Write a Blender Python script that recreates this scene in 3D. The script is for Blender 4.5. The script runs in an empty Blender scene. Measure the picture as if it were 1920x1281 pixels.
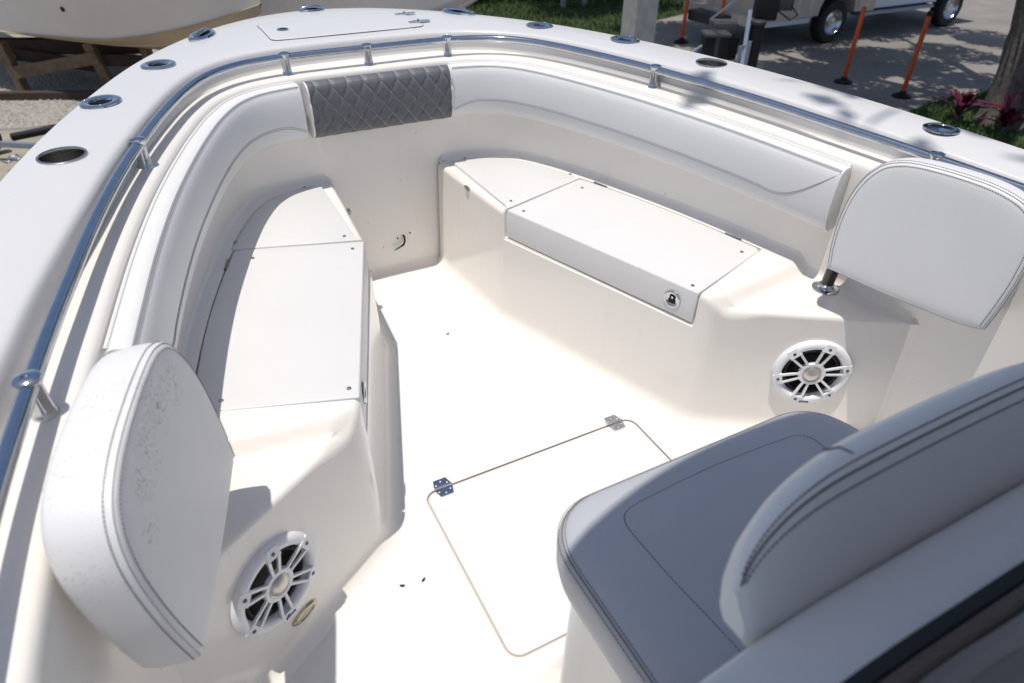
import bpy, bmesh, math, random
from mathutils import Vector, Matrix
R = math.radians
random.seed(7)
S = bpy.context.scene
COL = S.collection

# ------------------------------------------------------------------ camera
cam_d = bpy.data.cameras.new('camera'); cam = bpy.data.objects.new('camera', cam_d); COL.objects.link(cam)
yaw, pitch, roll = R(27.705), R(36.220), R(0.507)
fw = Vector((math.sin(yaw)*math.cos(pitch), math.cos(yaw)*math.cos(pitch), -math.sin(pitch)))
rt = Vector((math.cos(yaw), -math.sin(yaw), 0)); up = rt.cross(fw)
rt2 = rt*math.cos(roll) + up*math.sin(roll); up2 = up*math.cos(roll) - rt*math.sin(roll)
m = Matrix((rt2, up2, -fw)).transposed().to_4x4(); m.translation = Vector((-0.7152, -0.7021, 1.4457))
cam.matrix_world = m
cam_d.sensor_width = 36; cam_d.lens = 1255.75/1920*36; cam_d.clip_start = 0.02; cam_d.clip_end = 500
cam_d.dof.use_dof = True; cam_d.dof.focus_distance = 2.0; cam_d.dof.aperture_fstop = 3.6
S.camera = cam
# ------------------------------------------------------------------ sky and sun
SUN_DIR = Vector((0.17, 0.05, -1.0)).normalized()      # direction the light travels
elev = math.asin(-SUN_DIR.z); az = math.atan2(-SUN_DIR.x, -SUN_DIR.y)
w = bpy.data.worlds.new('World'); S.world = w; w.use_nodes = True
nt = w.node_tree; nt.nodes.clear()
wo = nt.nodes.new('ShaderNodeOutputWorld'); bg = nt.nodes.new('ShaderNodeBackground'); sky = nt.nodes.new('ShaderNodeTexSky')
sky.sky_type = 'NISHITA'; sky.sun_disc = False; sky.sun_elevation = elev; sky.sun_rotation = az
sky.air_density = 1.0; sky.dust_density = 1.2; sky.ozone_density = 1.0
bg.inputs['Strength'].default_value = 0.092
nt.links.new(sky.outputs[0], bg.inputs[0]); nt.links.new(bg.outputs[0], wo.inputs[0])
sd = bpy.data.lights.new('sun', 'SUN'); sun = bpy.data.objects.new('sun', sd); COL.objects.link(sun)
sd.energy = 3.0; sd.angle = R(0.53); sd.color = (1.0, 0.955, 0.89)
sun.rotation_euler = SUN_DIR.to_track_quat('-Z', 'Y').to_euler(); sun.location = (0, 0, 30)
vs = S.view_settings; vs.view_transform = 'Standard'; vs.look = 'None'; vs.exposure = 0.27; vs.gamma = 1.0; vs.use_curve_mapping = False
S.render.engine = 'CYCLES'
S.cycles.use_denoising = True
S.cycles.max_bounces = 10; S.cycles.diffuse_bounces = 6; S.cycles.glossy_bounces = 4
S.cycles.sample_clamp_indirect = 6

# ------------------------------------------------------------------ materials
MATS = {}
def mat(name, col, rough=0.5, metal=0.0, spec=0.5, coat=0.0, var=0.0, vscale=8.0, bump=0.0, bscale=200.0, col2=None, trans=0.0, alpha=1.0, emit=None):
    m_ = bpy.data.materials.new(name); m_.use_nodes = True; t = m_.node_tree; b = t.nodes['Principled BSDF']
    b.inputs['Base Color'].default_value = (*col, 1); b.inputs['Roughness'].default_value = rough
    b.inputs['Metallic'].default_value = metal; b.inputs['Specular IOR Level'].default_value = spec
    b.inputs['Coat Weight'].default_value = coat; b.inputs['Coat Roughness'].default_value = 0.08
    b.inputs['Transmission Weight'].default_value = trans; b.inputs['Alpha'].default_value = alpha
    tc = t.nodes.new('ShaderNodeTexCoord')
    if var or col2:
        n = t.nodes.new('ShaderNodeTexNoise'); n.inputs['Scale'].default_value = vscale; n.inputs['Detail'].default_value = 6
        r = t.nodes.new('ShaderNodeValToRGB'); r.color_ramp.elements[0].position = 0.3; r.color_ramp.elements[1].position = 0.72
        c2 = col2 if col2 else tuple(max(0, c*(1-var)) for c in col)
        r.color_ramp.elements[0].color = (*c2, 1); r.color_ramp.elements[1].color = (*col, 1)
        t.links.new(tc.outputs['Object'], n.inputs['Vector']); t.links.new(n.outputs['Fac'], r.inputs['Fac']); t.links.new(r.outputs['Color'], b.inputs['Base Color'])
    if bump:
        n2 = t.nodes.new('ShaderNodeTexNoise'); n2.inputs['Scale'].default_value = bscale; n2.inputs['Detail'].default_value = 3
        bp = t.nodes.new('ShaderNodeBump'); bp.inputs['Strength'].default_value = bump; bp.inputs['Distance'].default_value = 0.002
        t.links.new(tc.outputs['Object'], n2.inputs['Vector']); t.links.new(n2.outputs['Fac'], bp.inputs['Height']); t.links.new(bp.outputs['Normal'], b.inputs['Normal'])
    MATS[name] = m_; return m_
def add_specks(m_, scale, thresh, col, strength=1.0, mask=None):
    """dirt specks with their own shape, optionally only around given local points (cx,cy,cz,radius)"""
    t = m_.node_tree; b = t.nodes['Principled BSDF']; tc = t.nodes.new('ShaderNodeTexCoord')
    n = t.nodes.new('ShaderNodeTexNoise'); n.inputs['Scale'].default_value = scale; n.inputs['Detail'].default_value = 2; n.inputs['Roughness'].default_value = 0.6
    t.links.new(tc.outputs['Object'], n.inputs['Vector'])
    mr = t.nodes.new('ShaderNodeMapRange'); mr.inputs['From Min'].default_value = thresh; mr.inputs['From Max'].default_value = thresh+0.06; mr.clamp = True
    t.links.new(n.outputs['Fac'], mr.inputs['Value']); fac = mr.outputs['Result']
    if mask:
        acc = None
        for cx, cy, cz, rad in mask:
            d = t.nodes.new('ShaderNodeVectorMath'); d.operation = 'DISTANCE'; d.inputs[1].default_value = (cx, cy, cz)
            t.links.new(tc.outputs['Object'], d.inputs[0])
            r2 = t.nodes.new('ShaderNodeMapRange'); r2.clamp = True; r2.inputs['From Min'].default_value = rad; r2.inputs['From Max'].default_value = rad*0.2
            t.links.new(d.outputs['Value'], r2.inputs['Value'])
            if acc is None: acc = r2.outputs['Result']
            else:
                mx = t.nodes.new('ShaderNodeMath'); mx.operation = 'MAXIMUM'; t.links.new(acc, mx.inputs[0]); t.links.new(r2.outputs['Result'], mx.inputs[1]); acc = mx.outputs[0]
        mu = t.nodes.new('ShaderNodeMath'); mu.operation = 'MULTIPLY'; t.links.new(fac, mu.inputs[0]); t.links.new(acc, mu.inputs[1]); fac = mu.outputs[0]
    ms = t.nodes.new('ShaderNodeMath'); ms.operation = 'MULTIPLY'; ms.inputs[1].default_value = strength; t.links.new(fac, ms.inputs[0])
    mix = t.nodes.new('ShaderNodeMix'); mix.data_type = 'RGBA'
    bc = b.inputs['Base Color']
    if bc.is_linked: t.links.new(bc.links[0].from_socket, mix.inputs[6])
    else: mix.inputs[6].default_value = bc.default_value
    mix.inputs[7].default_value = (*col, 1)
    t.links.new(ms.outputs[0], mix.inputs[0]); t.links.new(mix.outputs[2], bc)

GEL = (0.85, 0.803, 0.74)
mat('gelcoat', GEL, 0.22, spec=0.5, coat=0.3, var=0.035, vscale=2.2)
def add_streaks(m_, col, strength):
    t = m_.node_tree; b = t.nodes['Principled BSDF']; tc = t.nodes.new('ShaderNodeTexCoord'); mp = t.nodes.new('ShaderNodeMapping'); mp.inputs['Scale'].default_value = (26, 26, 1.6)
    n = t.nodes.new('ShaderNodeTexNoise'); n.inputs['Scale'].default_value = 1.0; n.inputs['Detail'].default_value = 5; n.inputs['Roughness'].default_value = 0.7
    t.links.new(tc.outputs['Object'], mp.inputs['Vector']); t.links.new(mp.outputs[0], n.inputs['Vector'])
    mr = t.nodes.new('ShaderNodeMapRange'); mr.inputs['From Min'].default_value = .56; mr.inputs['From Max'].default_value = .74; mr.inputs['To Max'].default_value = strength; mr.clamp = True
    t.links.new(n.outputs['Fac'], mr.inputs['Value']); mix = t.nodes.new('ShaderNodeMix'); mix.data_type = 'RGBA'; bc = b.inputs['Base Color']
    t.links.new(bc.links[0].from_socket, mix.inputs[6]); mix.inputs[7].default_value = (*col, 1); t.links.new(mr.outputs[0], mix.inputs[0]); t.links.new(mix.outputs[2], bc)
add_streaks(MATS['gelcoat'], (.55, .46, .36), .10); add_specks(MATS['gelcoat'], 34, .745, (.3, .25, .2), .5)
mat('deck_gelcoat', (0.65, 0.635, 0.625), 0.34, spec=0.45, coat=0.2, var=0.03, vscale=3)
mat('lid_gelcoat', (0.70, 0.69, 0.675), 0.42, spec=0.4, var=0.03, vscale=4, bump=0.12, bscale=700)
mat('sole_gelcoat', (0.755, 0.745, 0.73), 0.5, spec=0.35, var=0.03, vscale=3, bump=0.25, bscale=900)
add_specks(MATS['sole_gelcoat'], 26, 0.735, (0.35, 0.30, 0.24), 0.5)
add_specks(MATS['lid_gelcoat'], 30, 0.745, (0.45, 0.42, 0.38), 0.35)
mat('groove_tan', (0.50, 0.43, 0.36), 0.7)
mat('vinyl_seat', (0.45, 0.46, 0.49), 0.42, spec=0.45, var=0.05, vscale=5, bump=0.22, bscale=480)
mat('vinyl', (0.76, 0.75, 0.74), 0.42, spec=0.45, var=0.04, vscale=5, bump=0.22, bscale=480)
mat('vinyl_worn', (0.76, 0.745, 0.735), 0.42, spec=0.45, var=0.05, vscale=6, bump=0.32, bscale=420)
add_specks(MATS['vinyl_worn'], 230, 0.555, (0.10, 0.10, 0.10), 0.7, [(-.17, .27, .0, .055), (-.24, .255, .0, .05), (-.29, .24, .0, .04), (-.10, .25, .0, .05), (-.33, .20, 0, .03)])
add_specks(MATS['vinyl_worn'], 220, 0.60, (0.3, 0.29, 0.28), 0.4, [(-.30, .31, -.05, .09), (-.40, .20, -.05, .07), (-.2, .31, -.04, .06)])
mat('vinyl_grey', (0.125, 0.128, 0.138), 0.45, spec=0.45, var=0.08, vscale=9, bump=0.3, bscale=420)
mat('thread_dark', (0.15, 0.145, 0.14), 0.8)
mat('thread_grey', (0.30, 0.295, 0.29), 0.8)
mat('thread_light', (0.50, 0.50, 0.52), 0.7)
mat('steel', (0.56, 0.58, 0.62), 0.07, metal=1.0, var=0.12, vscale=30, bump=0.05, bscale=90)
mat('steel_brushed', (0.60, 0.56, 0.50), 0.22, metal=1.0, var=0.2, vscale=16)
mat('screw_steel', (0.32, 0.32, 0.31), 0.35, metal=0.9)
mat('black_plastic', (0.010, 0.010, 0.011), 0.55, spec=0.25)
mat('black_post', (0.012, 0.012, 0.013), 0.22, spec=0.6)
mat('speaker_white', (0.78, 0.775, 0.79), 0.35, spec=0.5)
mat('speaker_cone', (0.006, 0.006, 0.007), 0.45, spec=0.3)
mat('speaker_dome', (0.55, 0.52, 0.47), 0.3, metal=0.75)
mat('lamp_lens', (0.55, 0.52, 0.36), 0.3)
mat('brass_steel', (0.52, 0.44, 0.30), 0.22, metal=1.0)
mat('gasket_and_groove_shade', (0.010, 0.009, 0.009), 0.6)
mat('smoked_acrylic', (0.42, 0.37, 0.34), 0.03, spec=0.5, trans=1.0)
mat('dark_glass', (0.02, 0.02, 0.022), 0.08, spec=0.6)
mat('bronze_frame', (0.16, 0.125, 0.11), 0.35, metal=0.7)
mat('hardtop_white', (0.68, 0.67, 0.66), 0.4)
mat('green_wire', (0.10, 0.24, 0.12), 0.5)
mat('hull_white', (0.78, 0.75, 0.72), 0.35, coat=0.2, var=0.12, vscale=1.2)
mat('hull_cream', (0.70, 0.65, 0.60), 0.4, coat=0.15, var=0.14, vscale=0.9)
mat('hull_tan', (0.46, 0.38, 0.27), 0.5, var=0.2, vscale=1.5)
mat('wood', (0.22, 0.15, 0.095), 0.8, var=0.45, vscale=7, bump=0.6, bscale=60)
mat('wood_dark', (0.07, 0.045, 0.032), 0.85, var=0.4, vscale=7, bump=0.6, bscale=60)
mat('asphalt', (0.27, 0.245, 0.22), 0.9, var=0.28, vscale=1.3, bump=0.9, bscale=40)
add_specks(MATS['asphalt'], 14, 0.62, (0.17, 0.155, 0.14), 0.6)
mat('gravel', (0.42, 0.385, 0.34), 0.95, var=0.45, vscale=16, bump=1.0, bscale=35)
mat('sand_path', (0.36, 0.31, 0.25), 0.95, var=0.25, vscale=5, bump=0.7, bscale=50)
mat('pebble', (0.44, 0.41, 0.37), 0.9, var=0.4, vscale=9)
mat('soil_grass', (0.045, 0.065, 0.022), 0.95, var=0.5, vscale=4, bump=0.8, bscale=60)
mat('grass', (0.085, 0.15, 0.03), 0.7, var=0.55, vscale=2.2)
mat('leaf_dark', (0.035, 0.070, 0.018), 0.55, var=0.55, vscale=1.4)
mat('leaf_mid', (0.07, 0.125, 0.03), 0.55, var=0.5, vscale=1.4)
mat('leaf_pink', (0.13, 0.008, 0.036), 0.45, var=0.6, vscale=7)
mat('bark', (0.155, 0.135, 0.12), 0.95, var=0.6, vscale=16, bump=1.0, bscale=30)
mat('concrete', (0.38, 0.375, 0.365), 0.9, var=0.25, vscale=9, bump=0.7, bscale=70)
mat('orange', (0.62, 0.085, 0.012), 0.45, var=0.2, vscale=5)
mat('truck_cream', (0.55, 0.47, 0.40), 0.4, coat=0.2, var=0.15, vscale=3)
mat('truck_white', (0.60, 0.66, 0.74), 0.3, coat=0.4, var=0.05)
mat('rubber', (0.018, 0.018, 0.019), 0.8, var=0.3, vscale=20)
mat('chrome_wheel', (0.6, 0.62, 0.66), 0.25, metal=1.0)
mat('dark_metal', (0.03, 0.032, 0.037), 0.5)
mat('galvanised', (0.30, 0.36, 0.45), 0.4, metal=0.5, var=0.2, vscale=12)
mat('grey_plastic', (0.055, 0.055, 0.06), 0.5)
mat('red_lamp', (0.35, 0.02, 0.02), 0.3)
mat('print_blue', (0.10, 0.2, 0.4), 0.5)
mat('dry_leaf', (0.38, 0.20, 0.08), 0.7)

# ------------------------------------------------------------------ helpers
def link(o, parent=None):
    COL.objects.link(o)
    if parent is not None: o.parent = parent
    return o
def mesh_obj(name, verts, faces, material, parent=None, smooth=True, sharp=None):
    me = bpy.data.meshes.new(name); me.from_pydata([tuple(v) for v in verts], [], faces); me.update()
    if smooth:
        me.polygons.foreach_set('use_smooth', [True]*len(me.polygons))
        if sharp is not None: me.set_sharp_from_angle(angle=R(sharp))
    me.materials.append(MATS[material])
    return link(bpy.data.objects.new(name, me), parent)
def bm_obj(name, bm, material, parent=None, smooth=True, sharp=40):
    bmesh.ops.recalc_face_normals(bm, faces=bm.faces)
    me = bpy.data.meshes.new(name); bm.to_mesh(me); bm.free()
    if smooth:
        me.polygons.foreach_set('use_smooth', [True]*len(me.polygons)); me.set_sharp_from_angle(angle=R(sharp))
    me.materials.append(MATS[material])
    return link(bpy.data.objects.new(name, me), parent)
def empty(name, loc=(0, 0, 0), parent=None):
    o = bpy.data.objects.new(name, None); o.location = loc; o.empty_display_size = 0.1
    return link(o, parent)
def tag(o, label, cat, group=None):
    o['label'] = label; o['category'] = cat
    if group: o['group'] = group
    return o
def copy_tree(o, parent=None):
    c = o.copy(); COL.objects.link(c)
    if parent is not None: c.parent = parent
    for ch in list(o.children): copy_tree(ch, c)
    return c
def grid_faces(nr, nc, close_r=False, close_c=False, off=0):
    f = []
    for i in range(nr if close_r else nr-1):
        for j in range(nc if close_c else nc-1):
            a = off+i*nc+j; b = off+i*nc+(j+1) % nc; c = off+((i+1) % nr)*nc+(j+1) % nc; d = off+((i+1) % nr)*nc+j
            f.append((a, b, c, d))
    return f
def loft(name, rows, material, parent=None, close_r=False, close_c=False, caps=False, sharp=None):
    nc = len(rows[0]); v = [p for r in rows for p in r]; f = grid_faces(len(rows), nc, close_r, close_c)
    if caps:
        f.append(tuple(range(nc))); f.append(tuple(reversed(range((len(rows)-1)*nc, len(rows)*nc))))
    me = bpy.data.meshes.new(name); me.from_pydata([tuple(p) for p in v], [], f)
    bm = bmesh.new(); bm.from_mesh(me); bpy.data.meshes.remove(me)
    return bm_obj(name, bm, material, parent, True, sharp if sharp else 50)
class MB:
    """collects shapes into one mesh"""
    def __init__(s): s.v = []; s.f = []
    def add(s, v, f):
        o = len(s.v); s.v += [Vector(p) for p in v]; s.f += [tuple(i+o for i in q) for q in f]; return s
    def box(s, c, d, rot=None):
        c = Vector(c); q = [Vector((x*d[0]/2, y*d[1]/2, z*d[2]/2)) for x in (-1, 1) for y in (-1, 1) for z in (-1, 1)]
        if rot is not None: q = [rot @ p for p in q]
        return s.add([c+p for p in q], [(0, 1, 3, 2), (4, 6, 7, 5), (0, 4, 5, 1), (2, 3, 7, 6), (0, 2, 6, 4), (1, 5, 7, 3)])
    def beam(s, a, b, wd, ht, roll_=0):
        a = Vector(a); b = Vector(b); d = (b-a); z = d.normalized(); x = z.cross(Vector((0, 0, 1)));
        if x.length < 1e-3: x = Vector((1, 0, 0))
        x.normalize(); y = z.cross(x); rot = Matrix((x, y, z)).transposed()
        return s.box((a+b)/2, (wd, ht, d.length), rot)
    def tube(s, pts, r, n=8, caps=True):
        pts = [Vector(p) for p in pts]; rows = []; prev = None
        for i, p in enumerate(pts):
            t = (pts[min(i+1, len(pts)-1)]-pts[max(i-1, 0)]).normalized()
            if prev is None:
                x = t.cross(Vector((0, 0, 1)))
                if x.length < 1e-3: x = t.cross(Vector((1, 0, 0)))
            else: x = prev - t*prev.dot(t)
            x.normalize(); prev = x; y = t.cross(x); rr = r[i] if isinstance(r, (list, tuple)) else r
            rows.append([p+x*rr*math.cos(2*math.pi*k/n)+y*rr*math.sin(2*math.pi*k/n) for k in range(n)])
        f = grid_faces(len(rows), n, False, True)
        if caps: f += [tuple(reversed(range(n))), tuple(range((len(rows)-1)*n, len(rows)*n))]
        return s.add([p for r_ in rows for p in r_], f)
    def lathe(s, prof, origin=(0, 0, 0), axis=(0, 0, 1), n=32, sx=1.0, xdir=None):
        ax = Vector(axis).normalized(); x = Vector(xdir) if xdir else ax.orthogonal(); x = (x-ax*x.dot(ax)).normalized(); y = ax.cross(x); o = Vector(origin)
        rows = [[o+ax*z+x*r*sx*math.cos(2*math.pi*k/n)+y*r*math.sin(2*math.pi*k/n) for k in range(n)] for r, z in prof]
        return s.add([p for r_ in rows for p in r_], grid_faces(len(rows), n, False, True))
    def build(s, name, material, parent=None, smooth=True, sharp=40, bevel=0):
        bm = bmesh.new(); vs_ = [bm.verts.new(p) for p in s.v]
        for q in s.f:
            try: bm.faces.new([vs_[i] for i in q])
            except ValueError: pass
        if bevel: bmesh.ops.bevel(bm, geom=bm.edges[:], offset=bevel, segments=2, affect='EDGES', profile=0.6)
        return bm_obj(name, bm, material, parent, smooth, sharp)
def cr(tab, n):
    """dense Catmull-Rom through table points"""
    P = [Vector(p) for p in tab]; P = [P[0]*2-P[1]]+P+[P[-1]*2-P[-2]]; out = []
    for i in range(1, len(P)-2):
        for k in range(n):
            t = k/n; a, b, c, d = P[i-1:i+3]
            out.append(0.5*((2*b)+(c-a)*t+(2*a-5*b+4*c-d)*t*t+(3*b-a-3*c+d)*t**3))
    out.append(P[-2]); return out
def resample(pts, step):
    out = [pts[0].copy()]; acc = 0
    for a, b in zip(pts, pts[1:]):
        L = (b-a).length; 
        while acc+L >= step:
            t = (step-acc)/L; a = a+(b-a)*t; out.append(a.copy()); L = (b-a).length; acc = 0
        acc += L
    if (out[-1]-pts[-1]).length > step*0.3: out.append(pts[-1].copy())
    return out
def mirror(p): return Vector((-p[0], p[1], p[2]))
def full(tab, n=8): h = cr([( -tab[1][0], tab[1][1], tab[1][2])]+list(tab), n)[n:]; return [mirror(p) for p in reversed(h[1:])]+h
def lerp(a, b, t): return a+(b-a)*t
def sstep(t): t = max(0, min(1, t)); return t*t*(3-2*t)
def ray_hit(poly, o, d):
    best = None
    for a, b in zip(poly, poly[1:]):
        ex, ey = b.x-a.x, b.y-a.y; den = d.x*ey-d.y*ex
        if abs(den) < 1e-9: continue
        t = ((a.x-o.x)*ey-(a.y-o.y)*ex)/den; u = ((a.x-o.x)*d.y-(a.y-o.y)*d.x)/den
        if t > 0 and -1e-4 <= u <= 1.0001 and (best is None or t < best[0]): best = (t, a+(b-a)*u)
    return best[1] if best else None
def stitches(name, pts, material, parent, r=0.0009, dash=None):
    mb = MB()
    if dash is None: mb.tube(pts, r, 4)
    else:
        q = resample([Vector(p) for p in pts], dash)
        for i in range(0, len(q)-1):
            a = q[i]; b = lerp(q[i], q[i+1], 0.68); mb.tube([a, b], r, 4)
    return mb.build(name, material, parent, smooth=False)

# ------------------------------------------------------------------ master curves of the bow (starboard half, metres; y forward, z up from the sole)
RAIL = [(0, 1.771, .879), (.169, 1.772, .879), (.332, 1.762, .879), (.461, 1.723, .878), (.56, 1.641, .876), (.638, 1.512, .873), (.705, 1.353, .869), (.765, 1.182, .865), (.819, 1.011, .859), (.863, .847, .853), (.9, .688, .847), (.933, .527, .84), (.964, .364, .834), (.992, .196, .827), (1.016, .023, .82), (1.032, -.155, .813), (1.044, -.335, .806), (1.06, -.8, .79), (1.07, -1.4, .77), (1.075, -2.2, .75), (1.07, -3.2, .73), (1.06, -4.2, .71)]
INNER = [(0, 1.877, .895), (.173, 1.873, .895), (.341, 1.848, .895), (.478, 1.787, .895), (.585, 1.685, .894), (.669, 1.539, .892), (.74, 1.363, .889), (.804, 1.175, .885), (.861, .989, .88), (.909, .814, .872), (.955, .649, .862), (.997, .49, .852), (1.03, .333, .842), (1.062, .173, .832), (1.085, 0, .822), (1.103, -.16, .815), (1.115, -.33, .808), (1.135, -.8, .79), (1.145, -1.4, .772), (1.15, -2.3, .75), (1.145, -3.3, .73), (1.135, -4.4, .71)]
OUTER = [(0, 2.626, .867), (.225, 2.561, .869), (.429, 2.384, .874), (.604, 2.128, .882), (.751, 1.829, .89), (.874, 1.512, .892), (.986, 1.189, .887), (1.079, .854, .876), (1.147, .489, .863), (1.184, .087, .85), (1.205, -.33, .836), (1.23, -.8, .82), (1.245, -1.4, .80), (1.25, -2.4, .78), (1.245, -3.4, .76), (1.235, -4.6, .74)]
railF, innF, outF = full(RAIL), full(INNER), full(OUTER)
ST = resample(railF, 0.016)
NRM = []                                        # inward plan normal per station
for i in range(len(ST)):
    t = ST[min(i+1, len(ST)-1)]-ST[max(i-1, 0)]; NRM.append(Vector((t.y, -t.x, 0)).normalized())
# smooth normals a little
NRM = [sum((NRM[max(0, min(len(NRM)-1, i+k))] for k in range(-4, 5)), Vector()).normalized() for i in range(len(NRM))]
STA = []
for p, n in zip(ST, NRM):
    a = ray_hit(innF, p, -n); b = ray_hit(outF, p, -n)
    if a is None or b is None: continue
    STA.append((p, n, a, b))
def ledge_z(p): return p.z-0.055
WOFF = 0.048
def wallpt(i, z=0.0): p, n = STA[i][0], STA[i][1]; q = p+n*WOFF; return Vector((q.x, q.y, z))

boat = tag(empty('center_console_boat', (0, 0, -1.2)), 'white centre console boat with open bow seating, seen from its helm', 'boat')
def B_(o):                                      # parent to boat keeping world coordinates
    o.parent = boat; o.matrix_parent_inverse = Matrix.Translation((0, 0, 1.2)); return o
BP = empty('tmp')                                # placeholder removed at end

# ---- gunwale deck (cap) ----------------------------------------------------
tr_y = STA[0][0].y
B_(MB().box((0, tr_y, .35), (2.26, .05, .72)).build('transom', 'gelcoat', bevel=.01))
rows = []; NA = 26
for p, n, a, b in STA:
    wdt = (b-a).length; crown = 0.028*wdt+0.001
    out_n = Vector((b.x-a.x, b.y-a.y, 0)).normalized(); r = []
    r.append(b+out_n*0.006+Vector((0, 0, -.055))); r.append(b+out_n*0.006+Vector((0, 0, -.018))); r.append(b+out_n*0.003+Vector((0, 0, -.006)))
    for k in range(NA+1):
        t = k/NA; q = lerp(b, a, t); q = q+Vector((0, 0, crown*4*t*(1-t))); r.append(q)
    d = -out_n
    r.append(a+d*0.006+Vector((0, 0, -.0018))); r.append(a+d*0.011+Vector((0, 0, -.006))); r.append(a+d*0.0145+Vector((0, 0, -.013)))
    L = ledge_z(p); e = a+d*0.0195; e = e if (e-p).dot(-n) > .026 else p-n*.026
    s0 = a+d*0.016+Vector((0, 0, -.021)); s1 = Vector((e.x, e.y, L+.014))
    for k in range(5): r.append(lerp(s0, s1, k/4))
    rows.append(r)
deck_bm = bmesh.new()
nc = len(rows[0]); vv = [deck_bm.verts.new(q) for r in rows for q in r]
for f in grid_faces(len(rows), nc): deck_bm.faces.new([vv[i] for i in f])
def deck_z(x, y):
    best = min(vv_ for vv_ in (((v.co.x-x)**2+(v.co.y-y)**2, v.co.z) for v in deck_bm.verts if v.is_valid and v.co.z > .78))
    return best[1]
def cut_hole(bm, c, rad, n=40):
    kill = [f for f in bm.faces if f.normal.z != 2 and any(((v.co.x-c[0])**2+(v.co.y-c[1])**2) < (rad+.002)**2 and v.co.z > .76 for v in f.verts) or (((f.calc_center_median().x-c[0])**2+(f.calc_center_median().y-c[1])**2) < rad**2 and f.calc_center_median().z > .76)]
    zz = [v.co.z for f in kill for v in f.verts]
    # plane fit by two axes
    pts = [v.co.copy() for f in kill for v in f.verts]
    cx = sum(p.x for p in pts)/len(pts); cy = sum(p.y for p in pts)/len(pts); cz = sum(p.z for p in pts)/len(pts)
    sxx = sum((p.x-cx)**2 for p in pts); sxy = sum((p.x-cx)*(p.y-cy) for p in pts); syy = sum((p.y-cy)**2 for p in pts)
    sxz = sum((p.x-cx)*(p.z-cz) for p in pts); syz = sum((p.y-cy)*(p.z-cz) for p in pts); dt = sxx*syy-sxy*sxy
    gx = (sxz*syy-syz*sxy)/dt; gy = (syz*sxx-sxz*sxy)/dt
    kset = set(kill); edges = [e for f in kill for e in f.edges if sum(1 for lf in e.link_faces if lf not in kset) == 1]
    edges = list(set(edges))
    bmesh.ops.delete(bm, geom=kill, context='FACES_ONLY')
    ring = [bm.verts.new((c[0]+rad*math.cos(2*math.pi*k/n), c[1]+rad*math.sin(2*math.pi*k/n), cz+gx*(c[0]+rad*math.cos(2*math.pi*k/n)-cx)+gy*(c[1]+rad*math.sin(2*math.pi*k/n)-cy))) for k in range(n)]
    re = [bm.edges.new((ring[k], ring[(k+1) % n])) for k in range(n)]
    bmesh.ops.triangle_fill(bm, use_beauty=True, use_dissolve=False, edges=[e for e in edges if e.is_valid]+re)
    bmesh.ops.delete(bm, geom=[v for v in bm.verts if not v.link_edges], context='VERTS')
    z0 = cz+gx*(c[0]-cx)+gy*(c[1]-cy)
    return Vector((c[0], c[1], z0)), Vector((-gx, -gy, 1)).normalized()
CUPS = [(-.936, 1.051), (.936, 1.051)]
RODS = [(-.849, 1.418), (.849, 1.418), (-.681, 1.751), (.681, 1.751)]
cup_f = [cut_hole(deck_bm, c, .046) for c in CUPS]
rod_f = [cut_hole(deck_bm, c, .030) for c in RODS]
CLE = [(-.506, 2.132), (.506, 2.132), (-.02, 2.5)]
cle_z = [deck_z(*c) for c in CLE]; flush_z = deck_z(1.118, .343); hatch_zc = deck_z(0, 2.05)
deck_o = B_(bm_obj('deck', deck_bm, 'deck_gelcoat', None, True, 38))

# ---- coaming liner: ledge, lip, wall down to the sole ----------------------
rows = []
for p, n, a, b in STA:
    L = ledge_z(p); dd_ = Vector((a.x-b.x, a.y-b.y, 0)).normalized(); e = a+dd_*.0195; eo = -max(.026, (e-p).dot(-n)); prof = [(eo, L+.0145), (eo+.0005, L+.008), (eo+.0025, L+.0035), (min(eo+.006, -.0225), L+.0014), (-.0222, L-.0022), (-.0208, L+.0004), (-.010, L+.0006), (.010, L), (.026, L-.0008), (.034, L-.0026), (.040, L-.0070), (.0435, L-.014), (.0455, L-.024), (.0475, L-.045)]
    r = []
    for o, z in prof: q = p+n*o; r.append(Vector((q.x, q.y, z)))
    for z in (.66, .58, .5, .42, .3, .2, .1, .045):
        q = p+n*WOFF; r.append(Vector((q.x, q.y, z)))
    for k in range(1, 6):
        th = k/5*math.pi/2; q = p+n*(WOFF+.045*(1-math.cos(th))); r.append(Vector((q.x, q.y,   .045-.045*math.sin(th)-.0012)))
    rows.append(r)
liner = B_(loft('coaming_liner', rows, 'gelcoat', None, sharp=35))

# ---- hull outside -----------------------------------------------------------
rows = []
for p, n, a, b in STA[::4]:
    o = Vector((b.x-a.x, b.y-a.y, 0)).normalized(); r = [b+o*.008+Vector((0, 0, -.05)), b+o*.03+Vector((0, 0, -.055)), b+o*.034+Vector((0, 0, -.08)), b+o*.012+Vector((0, 0, -.10))]
    for k in range(1, 9):
        d = k/8; fx = 1-.28*d-.10*d*d if d < .8 else (1-.28*d-.10*d*d)*(1-(d-.8)/.2*.96)
        r.append(Vector((b.x*fx, b.y-.75*d*max(b.y, 0)/2.6, b.z-.10-1.85*d*.98 if d < .8 else b.z-.10-1.45-(d-.8)*1.6)))
    rows.append(r)
hull = B_(loft('hull', rows, 'hull_white', None, sharp=35))

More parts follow.
